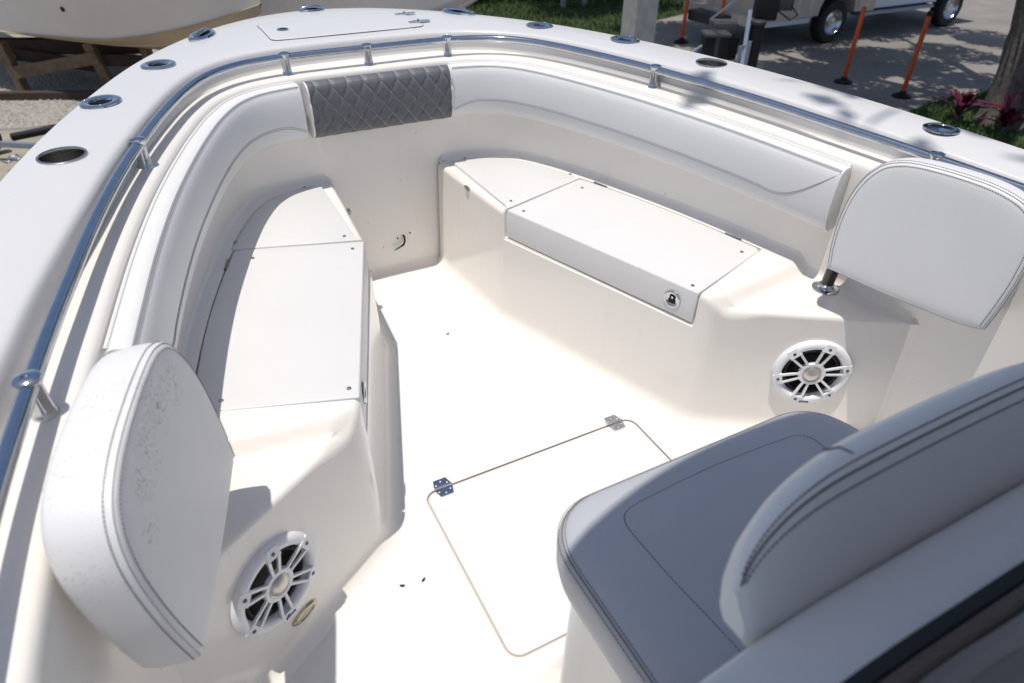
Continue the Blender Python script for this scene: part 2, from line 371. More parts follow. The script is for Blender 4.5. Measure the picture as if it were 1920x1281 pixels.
# ---- sole with floor hatch --------------------------------------------------
HX, HY0, HY1, HR = .345, -.015, .512, .032
def rrect(x0, y0, x1, y1, r, n=6):
    out = []
    for cx, cy, a0 in ((x1-r, y1-r, 0), (x0+r, y1-r, 90), (x0+r, y0+r, 180), (x1-r, y0+r, 270)):
        for k in range(n+1): a = R(a0+90*k/n); out.append((cx+r*math.cos(a), cy+r*math.sin(a)))
    return out
def ring_fill(bm, loops):
    es = []
    for L in loops:
        vs_ = [bm.verts.new(p) for p in L]; es += [bm.edges.new((vs_[k], vs_[(k+1) % len(vs_)])) for k in range(len(vs_))]
    bmesh.ops.triangle_fill(bm, use_beauty=True, edges=es)
bm = bmesh.new()
outer = []
for i in range(0, len(STA), 4):
    p, n = STA[i][0], STA[i][1]; q = p+n*(WOFF+.01); outer.append((q.x, q.y, 0))
g = 0.0060
ring_fill(bm, [outer, [(x, y, 0) for x, y in rrect(-HX-g, HY0-g, HX+g, HY1+g, HR+g)]])
for f in bm.faces:
    if f.normal.z < 0: f.normal_flip()
o_l = rrect(-HX-g, HY0-g, HX+g, HY1+g, HR+g)
sole = B_(bm_obj('sole', bm, 'sole_gelcoat', None, False))
i_l = rrect(-HX+.01, HY0+.01, HX-.01, HY1-.01, HR)
rows = [[Vector((x, y, -.0003)) for x, y in o_l], [Vector((x, y, -.007)) for x, y in o_l], [Vector((x, y, -.0075)) for x, y in i_l]]
o = B_(loft('hatch_gutter', rows, 'groove_tan', None, close_c=True))
def slab(name, loop, ztop, thick, r, material, parent):
    """flat lid with a rounded top edge, loop counter-clockwise"""
    n = len(loop); c = Vector((sum(p[0] for p in loop)/n, sum(p[1] for p in loop)/n, 0)); rows = []
    def inset(d):
        out = []
        for k in range(n):
            a, b, e = Vector((*loop[k-1], 0)), Vector((*loop[k], 0)), Vector((*loop[(k+1) % n], 0))
            t1 = (b-a).normalized() if (b-a).length > 1e-7 else (e-b).normalized(); t2 = (e-b).normalized() if (e-b).length > 1e-7 else t1
            nn = Vector((-(t1.y+t2.y), t1.x+t2.x, 0)); nn = nn.normalized() if nn.length > 1e-7 else Vector((-t1.y, t1.x, 0)); co = max(.5, nn.dot(Vector((-t1.y, t1.x, 0))))
            out.append(b+nn*d/co)
        return out
    for d, z in ((0, -thick), (0, -r), (r*.3, -r*.3), (r, 0)): rows.append([q+Vector((0, 0, ztop+z)) for q in inset(d)])
    v = [q for rw in rows for q in rw]; f = grid_faces(4, n, False, True); f.append(tuple(range(3*n, 4*n)))
    bm = bmesh.new(); vs_ = [bm.verts.new(q) for q in v]
    for q in f: bm.faces.new([vs_[i] for i in q])
    return bm_obj(name, bm, material, parent, True, 60)
hatch = B_(slab('floor_hatch', rrect(-HX, HY0, HX, HY1, HR), .0005, .012, .003, 'sole_gelcoat', None))
hatch['label'] = 'flush floor hatch with tan gutter and two steel hinges'
def butterfly_hinge(parent, c, along, wide=.052, long_=.062):
    along = Vector(along).normalized(); cross = Vector((-along.y, along.x, 0)); c = Vector(c); mb = MB()
    for s in (-1, 1):
        a = wide/2; b_ = wide*.36; h = long_/2; q = [c+along*x+cross*y for x, y in ((-a, s*.004), (a, s*.004), (b_, s*h), (-b_, s*h))]
        mb.add([p+Vector((0, 0, .0005)) for p in q]+[p+Vector((0, 0, .003)) for p in q], [(0, 1, 2, 3), (4, 5, 6, 7), (0, 1, 5, 4), (1, 2, 6, 5), (2, 3, 7, 6), (3, 0, 4, 7)])
    mb.tube([c-along*wide/2+Vector((0, 0, .004)), c+along*wide/2+Vector((0, 0, .004))], .0042, 8)
    h = mb.build('hinge', 'steel', parent)
    sc = []
    for s in (-1, 1):
        for x, y in ((-.4, .35), (.4, .35), (0, .62)):
            sc.append(MB().lathe([(.0, .0046), (.003, .004), (.0042, .003)], c+along*x*wide*.8+cross*s*y*long_/2*1.15, n=8))
    if parent is None: B_(h)
    return h, sc
def put(o, parent):                           # child of a boat part (part has boat parent with world-space mesh)
    o.parent = parent; return o
for x in (-.29, .29):
    h, sc = butterfly_hinge(None, (x, HY1+.003, .001), (1, 0, 0)); h.parent = hatch; h.matrix_parent_inverse = Matrix.Identity(4)
    for q in sc: put(q.build('screw', 'screw_steel', None), hatch)

# ---- seat bases ------------------------------------------------------------
SEAT, LOW = .450, .418
halfW = []
for i in range(len(STA)):
    q = wallpt(i)
    if q.x >= 0 and q.y < 1.73: halfW.append(q)
halfW.sort(key=lambda q: -q.y)
# ordered from bow centre to aft on starboard
hW = [wallpt(i) for i in range(len(STA)) if wallpt(i).x > .18]
if hW[0].y < hW[-1].y: hW.reverse()
def W_ray(p, d):
    h = ray_hit(hW, Vector((p[0], p[1], 0)), Vector((d[0], d[1], 0))); return h
def w_at(i_t): return None
KEYS_IN = [(.212, 1.712), (.232, 1.40), (.247, 1.193), (.489, .462), (.515, .410), (.565, .382), (.72, .281), (.99, .105)]
K0o = hW[0]
def warc(q):      # arc position of nearest point on hW
    return min(range(len(hW)), key=lambda i: (hW[i].x-q[0])**2+(hW[i].y-q[1])**2)
def warcf(q):     # the same with a fraction
    best = None
    for i in range(len(hW)-1):
        a, b = hW[i], hW[i+1]; ex, ey = b.x-a.x, b.y-a.y; t = max(0, min(1, ((q[0]-a.x)*ex+(q[1]-a.y)*ey)/(ex*ex+ey*ey)))
        d = (a.x+ex*t-q[0])**2+(a.y+ey*t-q[1])**2
        if best is None or d < best[0]: best = (d, i+t)
    return best[1]
k1 = W_ray((.247, 1.193), (.361, .111)); k2 = W_ray((.489, .462), (.358, .124)); k3 = W_ray((.565, .382), (.345, .065))
KEYS_OUT = [warcf(q) for q in ((.235, 1.72), (.46, 1.63), k1, k2, (.905, .53), k3, (.95, .32), (.985, .11))]
KEYS_OUT = [float(k) for k in KEYS_OUT]
def hW_at(s):
    s = max(0, min(len(hW)-1.001, s)); i = int(s); return lerp(hW[i], hW[i+1], s-i)
def cut_face_hole(bm, c, rad):
    kill = [f for f in bm.faces if (f.calc_center_median()-c).length < rad]; bmesh.ops.delete(bm, geom=kill, context='FACES')
def inner_at(u):     # smooth-ish inner plan path
    i = min(int(u), len(KEYS_IN)-2); t = u-i
    return Vector((lerp(KEYS_IN[i][0], KEYS_IN[i+1][0], t), lerp(KEYS_IN[i][1], KEYS_IN[i+1][1], t), 0))
def smooth_inner(u):
    if 3.0 < u < 5.0:      # rounded aft corner of the seat
        t = (u-3)/2; P = [Vector(q) for q in ((.489, .462, 0), (.504, .416, 0), (.523, .409, 0), (.565, .382, 0))]
        return P[0]*(1-t)**3+P[1]*3*t*(1-t)**2+P[2]*3*t*t*(1-t)+P[3]*t**3
    return inner_at(u)
U = []
def span(a, b, n, end=False): return [a+(b-a)*k/n for k in range(n+(1 if end else 0))]
U = span(0, 1, 10)+span(1, 1.985, 14)+[1.988]+[2.0]+span(2.02, 2.985, 26)+[2.985, 2.9945, 2.9955]+[3.003, 3.02]+span(3.05, 5, 60)+span(5, 7, 60, True)
def side(sgn):
    rows = []
    for u in U:
        a = smooth_inner(u); i = min(int(u), len(KEYS_OUT)-2); wv = hW_at(lerp(KEYS_OUT[i], KEYS_OUT[i+1], u-i)); wv = Vector((wv.x, wv.y, 0))
        d = (wv-a); D = d.length; d.normalize()
        # inward normal of the inner path
        t = smooth_inner(min(u+.06, 7))-smooth_inner(max(u-.06, 0)); nin = Vector((t.y, -t.x, 0)).normalized()      # points inboard
        if nin.x > 0: nin = -nin
        zt = SEAT
        lid = 1.99 <= u <= 3.0; front = u < 1.986
        if u > 3.0:
            # distance (m) measured across the scoop line
            pass
        r = []
        # cove at wall
        for k in range(5):
            th = k/4*math.pi/2; r.append((wv-d*(.028*(1-math.cos(math.pi/2-th)) if False else .026*(1-math.sin(math.pi/2*(1-k/4)))), .026*(1-math.cos(math.pi/2*(1-k/4)))))
        pts = [(p, z) for p, z in r]; r = []
        def H(f, uu):        # f: 0 at the hull side, 1 at the inner edge
            if uu <= 3.003: return SEAT
            s0 = 4.40-.95*f*f; return lerp(SEAT, LOW, sstep((uu-s0)/(.62+.7*f*f)))
        zt = H(0, u)
        for p, z in pts: r.append(Vector((p.x, p.y, zt+z)))
        lb = .05 if lid else (.03 if front else .03)        # strip left outside the lid
        if lid: lb = max(.034, D-.402*1.0) if False else .036
        n_top = 18
        if lid:
            q = wv-d*lb; r.append(Vector((q.x, q.y, SEAT))); q = wv-d*(lb+.0012); r.append(Vector((q.x, q.y, SEAT-.020)))
            z2 = SEAT-.020; st = lb+.0012; en = D-.012
        else:
            q = wv-d*min(lb, D*.5); r.append(Vector((q.x, q.y, zt if not front else zt-.004))); q = wv-d*min(lb+.002, D*.55); r.append(Vector((q.x, q.y, zt if not front else zt-.011)))
            z2 = zt if not front else SEAT-.011; st = min(lb+.002, D*.55); en = D-(.014 if front else lerp(.0125, .034, sstep((u-3.0)/.8)))
        for k in range(1, n_top+1):
            q = wv-d*lerp(st, max(en, st+.001), k/n_top); r.append(Vector((q.x, q.y, z2 if (lid or front) else H(k/n_top, u))))
        # edge and wall (a + nin*off)
        if lid:
            for off, z in ((-.0105, z2-.004), (-.010, .36), (-.010, .3455), (-.001, .3440), (.0, .340)): q = a+nin*off; r.append(Vector((q.x, q.y, z)))
        else:
            rd = .016 if front else lerp(.016, .030, sstep((u-3.0)/.8))
            if u > 5.0: rd = lerp(.030, .014, sstep((u-5.0)/.4))
            for off, dz in ((-rd*.62, -rd*.075), (-rd*.3, -rd*.29), (-rd*.08, -rd*.62), (.0, -rd), (.0, -rd*1.25)): q = a+nin*off; r.append(Vector((q.x, q.y, (z2 if front else H(1, u))+dz)))
        for k in range(0, 22):
            z = lerp(.338, .05, k/21); q = a+nin*(.014*(1-z/.45)); r.append(Vector((q.x, q.y, z)))
        for k in range(1, 7):
            th = k/6*math.pi/2; q = a+nin*(.0125+.05*(1-math.cos(th))); r.append(Vector((q.x, q.y,   .05-.05*math.sin(th)-.0012)))
        rows.append([Vector((sgn*q.x, q.y, q.z)) for q in r])
    return rows
SPK_C = Vector((.768, .250, .230)); SPK_N = Vector((-.545, -.835, .03)).normalized()
seat_bases = []
for sgn in (-1, 1):
    rows = side(sgn); bm = bmesh.new(); nc = len(rows[0]); vs_ = [bm.verts.new(q) for r in rows for q in r]
    for f in grid_faces(len(rows), nc): bm.faces.new([vs_[i] for i in f])
    cut_face_hole(bm, Vector((sgn*SPK_C.x, SPK_C.y, SPK_C.z)), .094)
    sb = B_(bm_obj('seat_base', bm, 'gelcoat', None, True, 33)); seat_bases.append(sb)

# ---- seat lids --------------------------------------------------------------
SCREWS = dict(lid=[(.300, 1.154), (.585, 1.231), (.766, .596), (.500, .508)], front=[(.321, 1.690), (.299, 1.247), (.613, 1.361)])
def pl_wall(q, off):      # point on outer wall curve moved inboard
    i = warc(q); p = hW[i]; t = hW[min(i+1, len(hW)-1)]-hW[max(i-1, 0)]; n = Vector((t.y, -t.x, 0)).normalized()
    if n.x > 0: n = -n
    return p+n*off
for sgn in (-1, 1):
    # main lid: top plate with a front drop, bevelled
    fi = Vector((.2535, 1.1875, 0)); fa = Vector((.4876, .4685, 0))
    bi = Vector((k1.x, k1.y, 0)); bi = fi+(bi-fi).normalized()*((bi-fi).length-.041); ba = fa+(Vector((k2.x, k2.y, 0))-fa).normalized()*((Vector((k2.x, k2.y, 0))-fa).length-.041)
    # straight hinge edge, slightly bowed to follow the hull
    nb = 10; back = []; 
    for k in range(nb+1):
        q = lerp(bi, ba, k/nb); back.append(q+Vector((1, .3, 0)).normalized()*.018*math.sin(math.pi*k/nb))
    front = [lerp(fi, fa, k/nb) for k in range(nb+1)]
    dirn = (fa-fi).normalized(); nin = Vector((dirn.y, -dirn.x, 0))
    if nin.x > 0: nin = -nin
    prof = []
    bm = bmesh.new(); rows_ = []
    for k in range(nb+1):
        f0, b0 = front[k], back[k]; rw = []
        rw.append(Vector((b0.x, b0.y, SEAT-.016))); rw.append(Vector((b0.x, b0.y, SEAT+.0005)))
        f1 = f0; rw.append(Vector((f1.x, f1.y, SEAT+.0005))); rw.append(Vector((f1.x, f1.y, .349))+nin*.003)
        f2 = f0-nin*.008; rw.append(Vector((f2.x, f2.y, .349))); rw.append(Vector((f2.x, f2.y, SEAT-.016)))
        rows_.append([Vector((sgn*q.x, q.y, q.z)) for q in rw])
    vs_ = [[bm.verts.new(q) for q in rw] for rw in rows_]
    for k in range(nb):
        for j in range(6): bm.faces.new([vs_[k][j], vs_[k][(j+1) % 6], vs_[k+1][(j+1) % 6], vs_[k+1][j]])
    # end caps (L shaped: split in two quads)
    for k in (0, nb):
        v = vs_[k]; bm.faces.new([v[0], v[1], v[2], v[5]]); bm.faces.new([v[2], v[3], v[4], v[5]])
    bmesh.ops.recalc_face_normals(bm, faces=bm.faces)
    bm.edges.ensure_lookup_table()
    corner = []
    for k in (0, nb):
        corner.append(bm.edges.get((vs_[k][0], vs_[k][1])))
    bmesh.ops.bevel(bm, geom=[e for e in corner if e], offset=.022, segments=5, affect='EDGES', profile=.5)
    ed = [e for e in bm.edges if len(e.link_faces) == 2 and e.calc_face_angle(0) > .9]
    bmesh.ops.bevel(bm, geom=ed, offset=.0045, segments=3, affect='EDGES', profile=.5)
    lid = B_(bm_obj('seat_lid', bm, 'lid_gelcoat', None, True, 40))
    lid['label'] = 'flat white hinged seat lid with turned-down front and round latch'
    for x, y in SCREWS['lid']:
        mb = MB().lathe([(0, .0032), (.0022, .0030), (.0045, .0022), (.0058, .0)], (sgn*x, y, SEAT+.0006), n=12); put(mb.build('screw', 'screw_steel'), lid)
    # round flush latch on the drop
    t_l = .90; c = lerp(fi, fa, t_l); c = c+nin*.0030; c.z = .398; c = Vector((sgn*c.x, c.y, c.z)); ax = Vector((sgn*nin.x, nin.y, 0)).normalized()
    xd = Vector((-ax.y, ax.x, 0))
    mb = MB().lathe([(.0, .0012), (.017, .0014), (.0195, .003), (.0245, .0042), (.027, .003), (.0275, .0)], c, ax, 28, xdir=xd); lt = put(mb.build('latch', 'steel'), lid)
    mb = MB().box(c+ax*.0022+Vector((0, 0, -.006)), (.021, .002, .012), Matrix((xd, ax, Vector((0, 0, 1)))).transposed()); mb.box(c+ax*.0022+Vector((0, 0, .006))-xd*.006, (.004, .002, .014), Matrix((xd, ax, Vector((0, 0, 1)))).transposed())
    mb.box(c+ax*.0022+Vector((0, 0, .006))+xd*.006, (.004, .002, .014), Matrix((xd, ax, Vector((0, 0, 1)))).transposed()); mb.box(c+ax*.0022+Vector((0, 0, .012)), (.014, .002, .003), Matrix((xd, ax, Vector((0, 0, 1)))).transposed())
    put(mb.build('latch_recess', 'black_plastic', smooth=False), lid)
    # piano hinges behind
    for t in (.12, .86):
        q = lerp(bi, ba, t)+Vector((1, .3, 0)).normalized()*(.018*math.sin(math.pi*t)+.004); dd = (ba-bi).normalized()
        q = Vector((sgn*q.x, q.y, SEAT+.001)); dd = Vector((sgn*dd.x, dd.y, 0)); mb = MB().tube([q-dd*.03, q+dd*.03], .004, 8); put(mb.build('hinge', 'screw_steel'), lid)
    # front lid: curved outer edge against the hull side
    loop = []
    a_in = Vector((.262, 1.672, 0)); b_in = Vector((.268, 1.232, 0))
    i0, i1 = warc((.30, 1.715)), warc((k1.x, k1.y)); pts = []
    for i in range(i0, i1+1, 2): pts.append(pl_wall(hW[i], .034))
    pts = [q for q in pts if q.x > .272]
    edge = (Vector((k1.x, k1.y, 0))-Vector((.247, 1.193, 0))).normalized(); pn = Vector((-edge.y, edge.x, 0))
    e0 = Vector((.247, 1.193, 0))+pn*.0035
    pts = [q for q in pts if (q-e0).dot(pn) > .001]
    end = e0+edge*((pts[-1]-e0).dot(edge)); st = e0+edge*.012
    loop = [(a_in.x, a_in.y)]+[(q.x, q.y) for q in pts]+[(end.x, end.y), (st.x, st.y), (b_in.x-.006, 1.215), (b_in.x, b_in.y)]
    loop = [(sgn*x, y) for x, y in loop]
    area = sum(loop[k-1][0]*loop[k][1]-loop[k][0]*loop[k-1][1] for k in range(len(loop)))
    if area < 0: loop.reverse()
    fl = B_(slab('seat_lid', loop, SEAT+.0005, .012, .004, 'lid_gelcoat', None)); fl['label'] = 'curved white forward seat lid tapering into the bow corner'
    for x, y in SCREWS['front']:
        mb = MB().lathe([(0, .0032), (.0022, .0030), (.0045, .0022), (.0058, .0)], (sgn*x, y, SEAT+.0006), n=12); put(mb.build('screw', 'screw_steel'), fl)
    # small hinge plate on the inner wall of the forward lid
    c = Vector((sgn*.226, 1.46, .43)); mb = MB().box(c, (.006, .028, .012)); mb.tube([c+Vector((-sgn*.004, -.013, .004)), c+Vector((-sgn*.004, .013, .004))], .0035, 8); put(mb.build('hinge', 'screw_steel', smooth=False), fl)

# ---- bow rail ---------------------------------------------------------------
mb = MB(); mb.tube([s[0] for s in STA], .0128, 16); rail = B_(mb.build('bow_rail', 'steel')); rail['label'] = 'polished steel tube rail following the cockpit edge'
stan_y = [(0.0, None), (.292, 1.77), (-.292, 1.77), (.785, 1.136), (-.785, 1.136), (.987, .254), (-.987, .254)]
for x, y in stan_y:
    k = min(range(len(STA)), key=lambda i: (STA[i][0].x-x)**2+((STA[i][0].y-(y if y else 1.771))**2)); p = STA[k][0]; L = ledge_z(p)
    prof = [(0, -.004), (.0185, -.004), (.0185, 0.002), (.0165, .005), (.0152, .012), (.0145, .030), (.0143, .050), (.0150, .058), (.0178, .0625), (.0190, .0655), (.0186, .0690), (.0150, .0715), (.0065, .0728), (.0058, .0722), (.0050, .0695), (0, .0695)]
    mb = MB().lathe(prof, (p.x, p.y, L), n=24)
    s = mb.build('stanchion', 'steel'); put(s, rail)

# ---- cup holders and rod holders -------------------------------------------
for (c, nrm) in cup_f:
    mb = MB().lathe([(.0515, .000), (.0512, .0022), (.049, .0036), (.0465, .0036), (.0452, .0022), (.0448, -.004), (.0440, -.075), (.040, -.082), (0, -.083)], c, nrm, 48)
    o = B_(mb.build('cup_holder', 'steel_brushed')); o['label'] = 'recessed stainless cup holder in the gunwale'
for (c, nrm) in rod_f:
    along = Vector((c.x, 0, 0)).normalized()
    mb = MB().lathe([(.052, .0005), (.0515, .0035), (.047, .006), (.036, .0058), (.030, .0035), (.0275, -.002)], c, nrm, 40, sx=1.12, xdir=(0, 1, 0)); o = B_(mb.build('rod_holder', 'steel')); o['label'] = 'oval polished rod holder flange in the gunwale'
    tb = MB(); tilt = (nrm*-1+Vector((0, .35, 0))).normalized(); tb.lathe([(.0305, .002), (.0285, -.004), (.0270, -.02), (.0255, -.12), (0, -.12)], c, nrm, 28, sx=1.05, xdir=(0, 1, 0)); put(tb.build('tube', 'dark_metal'), o)
    for a in (30, 150, 270):
        put(MB().lathe([(0, .0072), (.0025, .0068), (.004, .0052)], c+Vector((.042*math.cos(R(a)), .044*math.sin(R(a)), 0)), nrm, 8).build('screw', 'screw_steel'), o)
# flush plate on starboard aft gunwale
c = Vector((1.118, .343, flush_z)); mb = MB().lathe([(.046, .0), (.0455, .003), (.042, .005), (.033, .0045), (.032, .003), (0, .0035)], c, (0, 0, 1), 36); o = B_(mb.build('deck_fill_cap', 'steel')); o['label'] = 'round polished deck plate near the starboard backrest'
# pop-up cleats
for (x, y), z in zip(CLE, cle_z):
    c = Vector((x, y, z+.001)); ang = math.atan2(.16, -.20)*(1 if x > 0 else -1) if abs(x) > .1 else 0
    dirn = Vector((-.45 if x > 0 else .45, .9, 0)).normalized() if abs(x) > .1 else Vector((1, 0, 0)); L_ = .085 if abs(x) > .1 else .055
    base = MB().lathe([(.040, 0), (.040, .006), (.036, .011), (.030, .0115), (.026, .007), (0, .006)], c, (0, 0, 1), 32, sx=L_/.040, xdir=dirn); o = B_(base.build('cleat', 'steel')); o['label'] = 'oval pop-up steel cleat on the foredeck' if abs(x) > .1 else 'small oval steel fitting at the stem'
    bar = MB().tube([c-dirn*L_*.72+Vector((0, 0, .012)), c-dirn*L_*.3+Vector((0, 0, .016)), c+dirn*L_*.3+Vector((0, 0, .016)), c+dirn*L_*.72+Vector((0, 0, .012))], [.006, .009, .009, .006], 10); put(bar.build('cleat_bar', 'steel'), o)
    slot = MB().lathe([(.022, .0078), (0, .0079)], c, (0, 0, 1), 20, sx=1.3, xdir=dirn); put(slot.build('slot', 'black_plastic'), o)

# ---- anchor locker hatch on the foredeck -----------------------------------
def fz(x, y):
    return min(((s[2].x+(s[3].x-s[2].x)*t-x)**2+(s[2].y+(s[3].y-s[2].y)*t-y)**2, s[2].z+(s[3].z-s[2].z)*t+(.028*(s[3]-s[2]).length+.001)*4*t*(1-t)) for s in STA if abs(s[0].x) < .6 and s[0].y > 1.3 for t in [k/30 for k in range(31)])[1]
lp = rrect(-.30, 1.925, .275, 2.215, .025, 4)
dense = []
for k in range(len(lp)):
    a, b = lp[k], lp[(k+1) % len(lp)]; nseg = max(1, int(math.hypot(b[0]-a[0], b[1]-a[1])/.05))
    for j in range(nseg): dense.append((lerp(a[0], b[0], j/nseg), lerp(a[1], b[1], j/nseg)))
def drape(name, loop, inset, h0, h1, material):
    cx = sum(p[0] for p in loop)/len(loop); cy = sum(p[1] for p in loop)/len(loop); rws = []
    for s_, h in ((1, h0), (1, h1), (.99, h1+.0008)) + tuple((.9-.15*k, h1+.0008) for k in range(6)):
        rws.append([Vector((cx+(x-cx)*s_, cy+(y-cy)*s_, fz(cx+(x-cx)*s_, cy+(y-cy)*s_)+h)) for x, y in loop])
    v = [q for r in rws for q in r]; f = grid_faces(len(rws), len(loop), False, True); f.append(tuple(range((len(rws)-1)*len(loop), len(rws)*len(loop))))
    bm = bmesh.new(); vs_ = [bm.verts.new(q) for q in v]
    for q in f: bm.faces.new([vs_[i] for i in q])
    return bm_obj(name, bm, material, None, True, 60)
ah = B_(drape('anchor_hatch', dense, 0, -.002, .0030, 'deck_gelcoat')); ah['label'] = 'square foredeck hatch with flush latch and two hinges'
gs = MB(); gl = [Vector((x, y, fz(x, y)+.0012)) for x, y in dense]; gs.tube(gl+[gl[0]], .0018, 5, caps=False); put(gs.build('gasket_and_groove_shade', 'grey_plastic'), ah)  # dark strip round the lid, standing in for the shade in its edge groove
for y in (1.99, 2.15):
    h, sc = butterfly_hinge(None, (.277, y, fz(.277, y)+.004), (0, 1, 0), .03, .085); put(h, ah); h.matrix_parent_inverse = Matrix.Identity(4)
    for q in sc: put(q.build('screw', 'screw_steel'), ah)
lt = MB().lathe([(.022, .0), (.021, .003), (.015, .0035), (.013, .002), (0, .002)], (-.232, 2.06, fz(-.232, 2.06)+.004), (0, 0, 1), 24); put(lt.build('latch', 'steel'), ah)
lt = MB().box((-.232, 2.06, fz(-.232, 2.06)+.0068), (.026, .010, .002)); put(lt.build('latch_recess', 'black_plastic', smooth=False), ah)

# ---- speakers ---------------------------------------------------------------
for sgn in (-1, 1):
    c = Vector((sgn*SPK_C.x, SPK_C.y, SPK_C.z)); n = Vector((sgn*SPK_N.x, SPK_N.y, SPK_N.z)); c = c+n*.010
    upv = (Vector((0, 0, 1))-n*n.z).normalized(); xv = upv.cross(n)
    ring = MB().lathe([(.1105, -.012), (.1105, .004), (.108, .010), (.101, .0145), (.092, .0145), (.086, .010), (.0825, .002), (.0815, -.010)], c, n, 56, xdir=xv)
    sp = B_(ring.build('speaker', 'speaker_white')); sp['label'] = 'round white six spoke speaker low on the %s seat end' % ('port' if sgn < 0 else 'starboard')
    cone = MB().lathe([(.088, -.004), (.080, -.006), (.076, .0), (.070, -.001), (.066, -.008), (.045, -.030), (.030, -.036), (0, -.036)], c, n, 40, xdir=xv); put(cone.build('cone', 'speaker_cone'), sp)
    dome = MB().lathe([(.0, .0205), (.008, .0200), (.016, .018), (.0215, .0145), (.0235, .012), (.0262, .0135), (.0275, .0120), (.0275, .006)], c, n, 32, xdir=xv); put(dome.build('dome', 'speaker_dome'), sp)
    hub = MB().lathe([(.0275, .004), (.0275, .0120), (.030, .0132), (.0365, .0125), (.038, .010), (.038, .002), (.0275, .002)], c, n, 36, xdir=xv); put(hub.build('hub', 'speaker_white'), sp)
    def loc(x, y, z): return c+xv*x+upv*y+n*z
    a0 = 74 if sgn > 0 else 86
    for k in range(6):
        th = R(a0+60*k); e = (math.cos(th), math.sin(th)); pe = (-e[1], e[0]); mb = MB()
        def P(r, o, z): return loc(e[0]*r+pe[0]*o, e[1]*r+pe[1]*o, z)
        for s in (-1, 1):
            q = []
            for r, o, z in ((.034, s*.0080, .0125), (.088, s*.0135, .0175)):
                for do, dz in ((-.0033, 0), (.0033, 0), (.0033, -.006), (-.0033, -.006)): q.append(P(r, o+do, z+dz))
            mb.add(q, [(0, 1, 2, 3), (4, 5, 6, 7), (0, 1, 5, 4), (1, 2, 6, 5), (2, 3, 7, 6), (3, 0, 4, 7)])
        q = []
        for r, o, z in ((.083, .0181, .0178), (.108, .0135, .0130)):
            for oo, dz in ((-o, 0), (o, 0), (o, -.008), (-o, -.008)): q.append(P(r, oo, z+dz))
        mb.add(q, [(0, 1, 2, 3), (4, 5, 6, 7), (0, 1, 5, 4), (1, 2, 6, 5), (2, 3, 7, 6), (3, 0, 4, 7)])
        put(mb.build('spoke', 'speaker_white', smooth=False, bevel=.0007), sp)
        sc = MB().lathe([(0, .0172), (.0042, .0172), (.0044, .0150)], P(.0945, 0, .0), n, 10); put(sc.build('screw', 'grey_plastic'), sp)
    bd = MB().box(loc(0, -.100, .0145), (.026, .003, .006), Matrix((xv, n, upv)).transposed()); put(bd.build('badge', 'black_plastic', smooth=False), sp)
    bd = MB().box(loc(0, -.100, .0155), (.022, .003, .0035), Matrix((xv, n, upv)).transposed()); put(bd.build('badge_plate', 'galvanised', smooth=False), sp)
    if sgn < 0:     # courtesy light beside the port speaker
        cc = c+xv*.036*1.0-n*.009+Vector((0, 0, -.165)); cc = c-n*.006+xv*.040-upv*.160
        axl = (xv*.92+upv*.38).normalized(); axl = xv
        lm = MB().lathe([(.0155, -.004), (.0155, .006), (.0135, .010), (.0105, .0105), (.0095, .008)], cc, n, 28, sx=2.4, xdir=axl); l = B_(lm.build('courtesy_light', 'brass_steel')); l['label'] = 'small oblong steel courtesy light below the port speaker'
        ln = MB().lathe([(.0098, .0082), (.005, .0096), (0, .010)], cc, n, 24, sx=2.4*1.03, xdir=axl); put(ln.build('lens', 'lamp_lens'), l)
    # mount socket for the backrest post
    fl = MB().lathe([(.039, .0), (.0385, .003), (.033, .0055), (.024, .006), (.022, .010), (.018, .011)], (sgn*.878, .359, LOW+.0005), (0, 0, 1), 32); o = B_(fl.build('backrest_socket', 'steel')); o['label'] = 'round steel socket under the backrest post'

# ---- loose wire on the bulkhead --------------------------------------------
bk = STA[len(STA)//2][0].y-WOFF
wr = MB().tube([(.045, bk+.003, .156), (.045, bk-.012, .150), (.043, bk-.016, .135), (.036, bk-.018, .122), (.026, bk-.018, .118)], .0042, 8); wire = B_(wr.build('loose_wire', 'black_plastic')); wire['label'] = 'short loose cable end poking out of the bulkhead'
wg = MB().tube([(.028, bk-.018, .1185), (.012, bk-.018, .112), (-.006, bk-.018, .106)], [.004, .0042, .002], 8); put(wg.build('green_tip', 'green_wire'), wire)
for x, z in ((.019, .148), (.074, .160)):
    hl = MB().lathe([(0, .001), (.0035, .001), (.004, 0)], (x, bk-.0005, z), (0, -1, 0), 10); put(hl.build('screw_hole', 'wood_dark'), wire)

# ---- bolster cushions -------------------------------------------------------
def bol_profile(f, grey=False):
    """offset inward from the wall and height below the top, f is end shrink"""
    P = [(.001, -.016), (.001, -.006), (.006, .001), (.014, .0035), (.028, .0032), (.040, .0005), (.0465, -.004), (.053, -.014), (.0575, -.030), (.0605, -.055), (.062, -.080), (.062, -.105), (.0605, -.130), (.0575, -.150), (.052, -.166), (.043, -.177), (.030, -.183), (.012, -.184), (.001, -.182)]
    return P
def bolster_rows(idx, sgn_unused=1, extra=0.0, puff=None):
    rows = []
    for k, i in enumerate(idx):
        p, n = STA[i][0], STA[i][1]; top = p.z-.072; r = []
        for j, (o, z) in enumerate(bol_profile(1)):
            oo = o+extra*(1 if j > 2 else 0)
            if puff: oo += puff(k, j)
            q = p+n*(WOFF+oo); r.append(Vector((q.x, q.y, top+z)))
        rows.append(r)
    return rows
idxS = [i for i in range(len(STA)) if STA[i][0].x > .278 and (STA[i][0]+STA[i][1]*WOFF).y > .402]
idxP = [i for i in range(len(STA)) if STA[i][0].x < -.278 and (STA[i][0]+STA[i][1]*WOFF).y > .402]
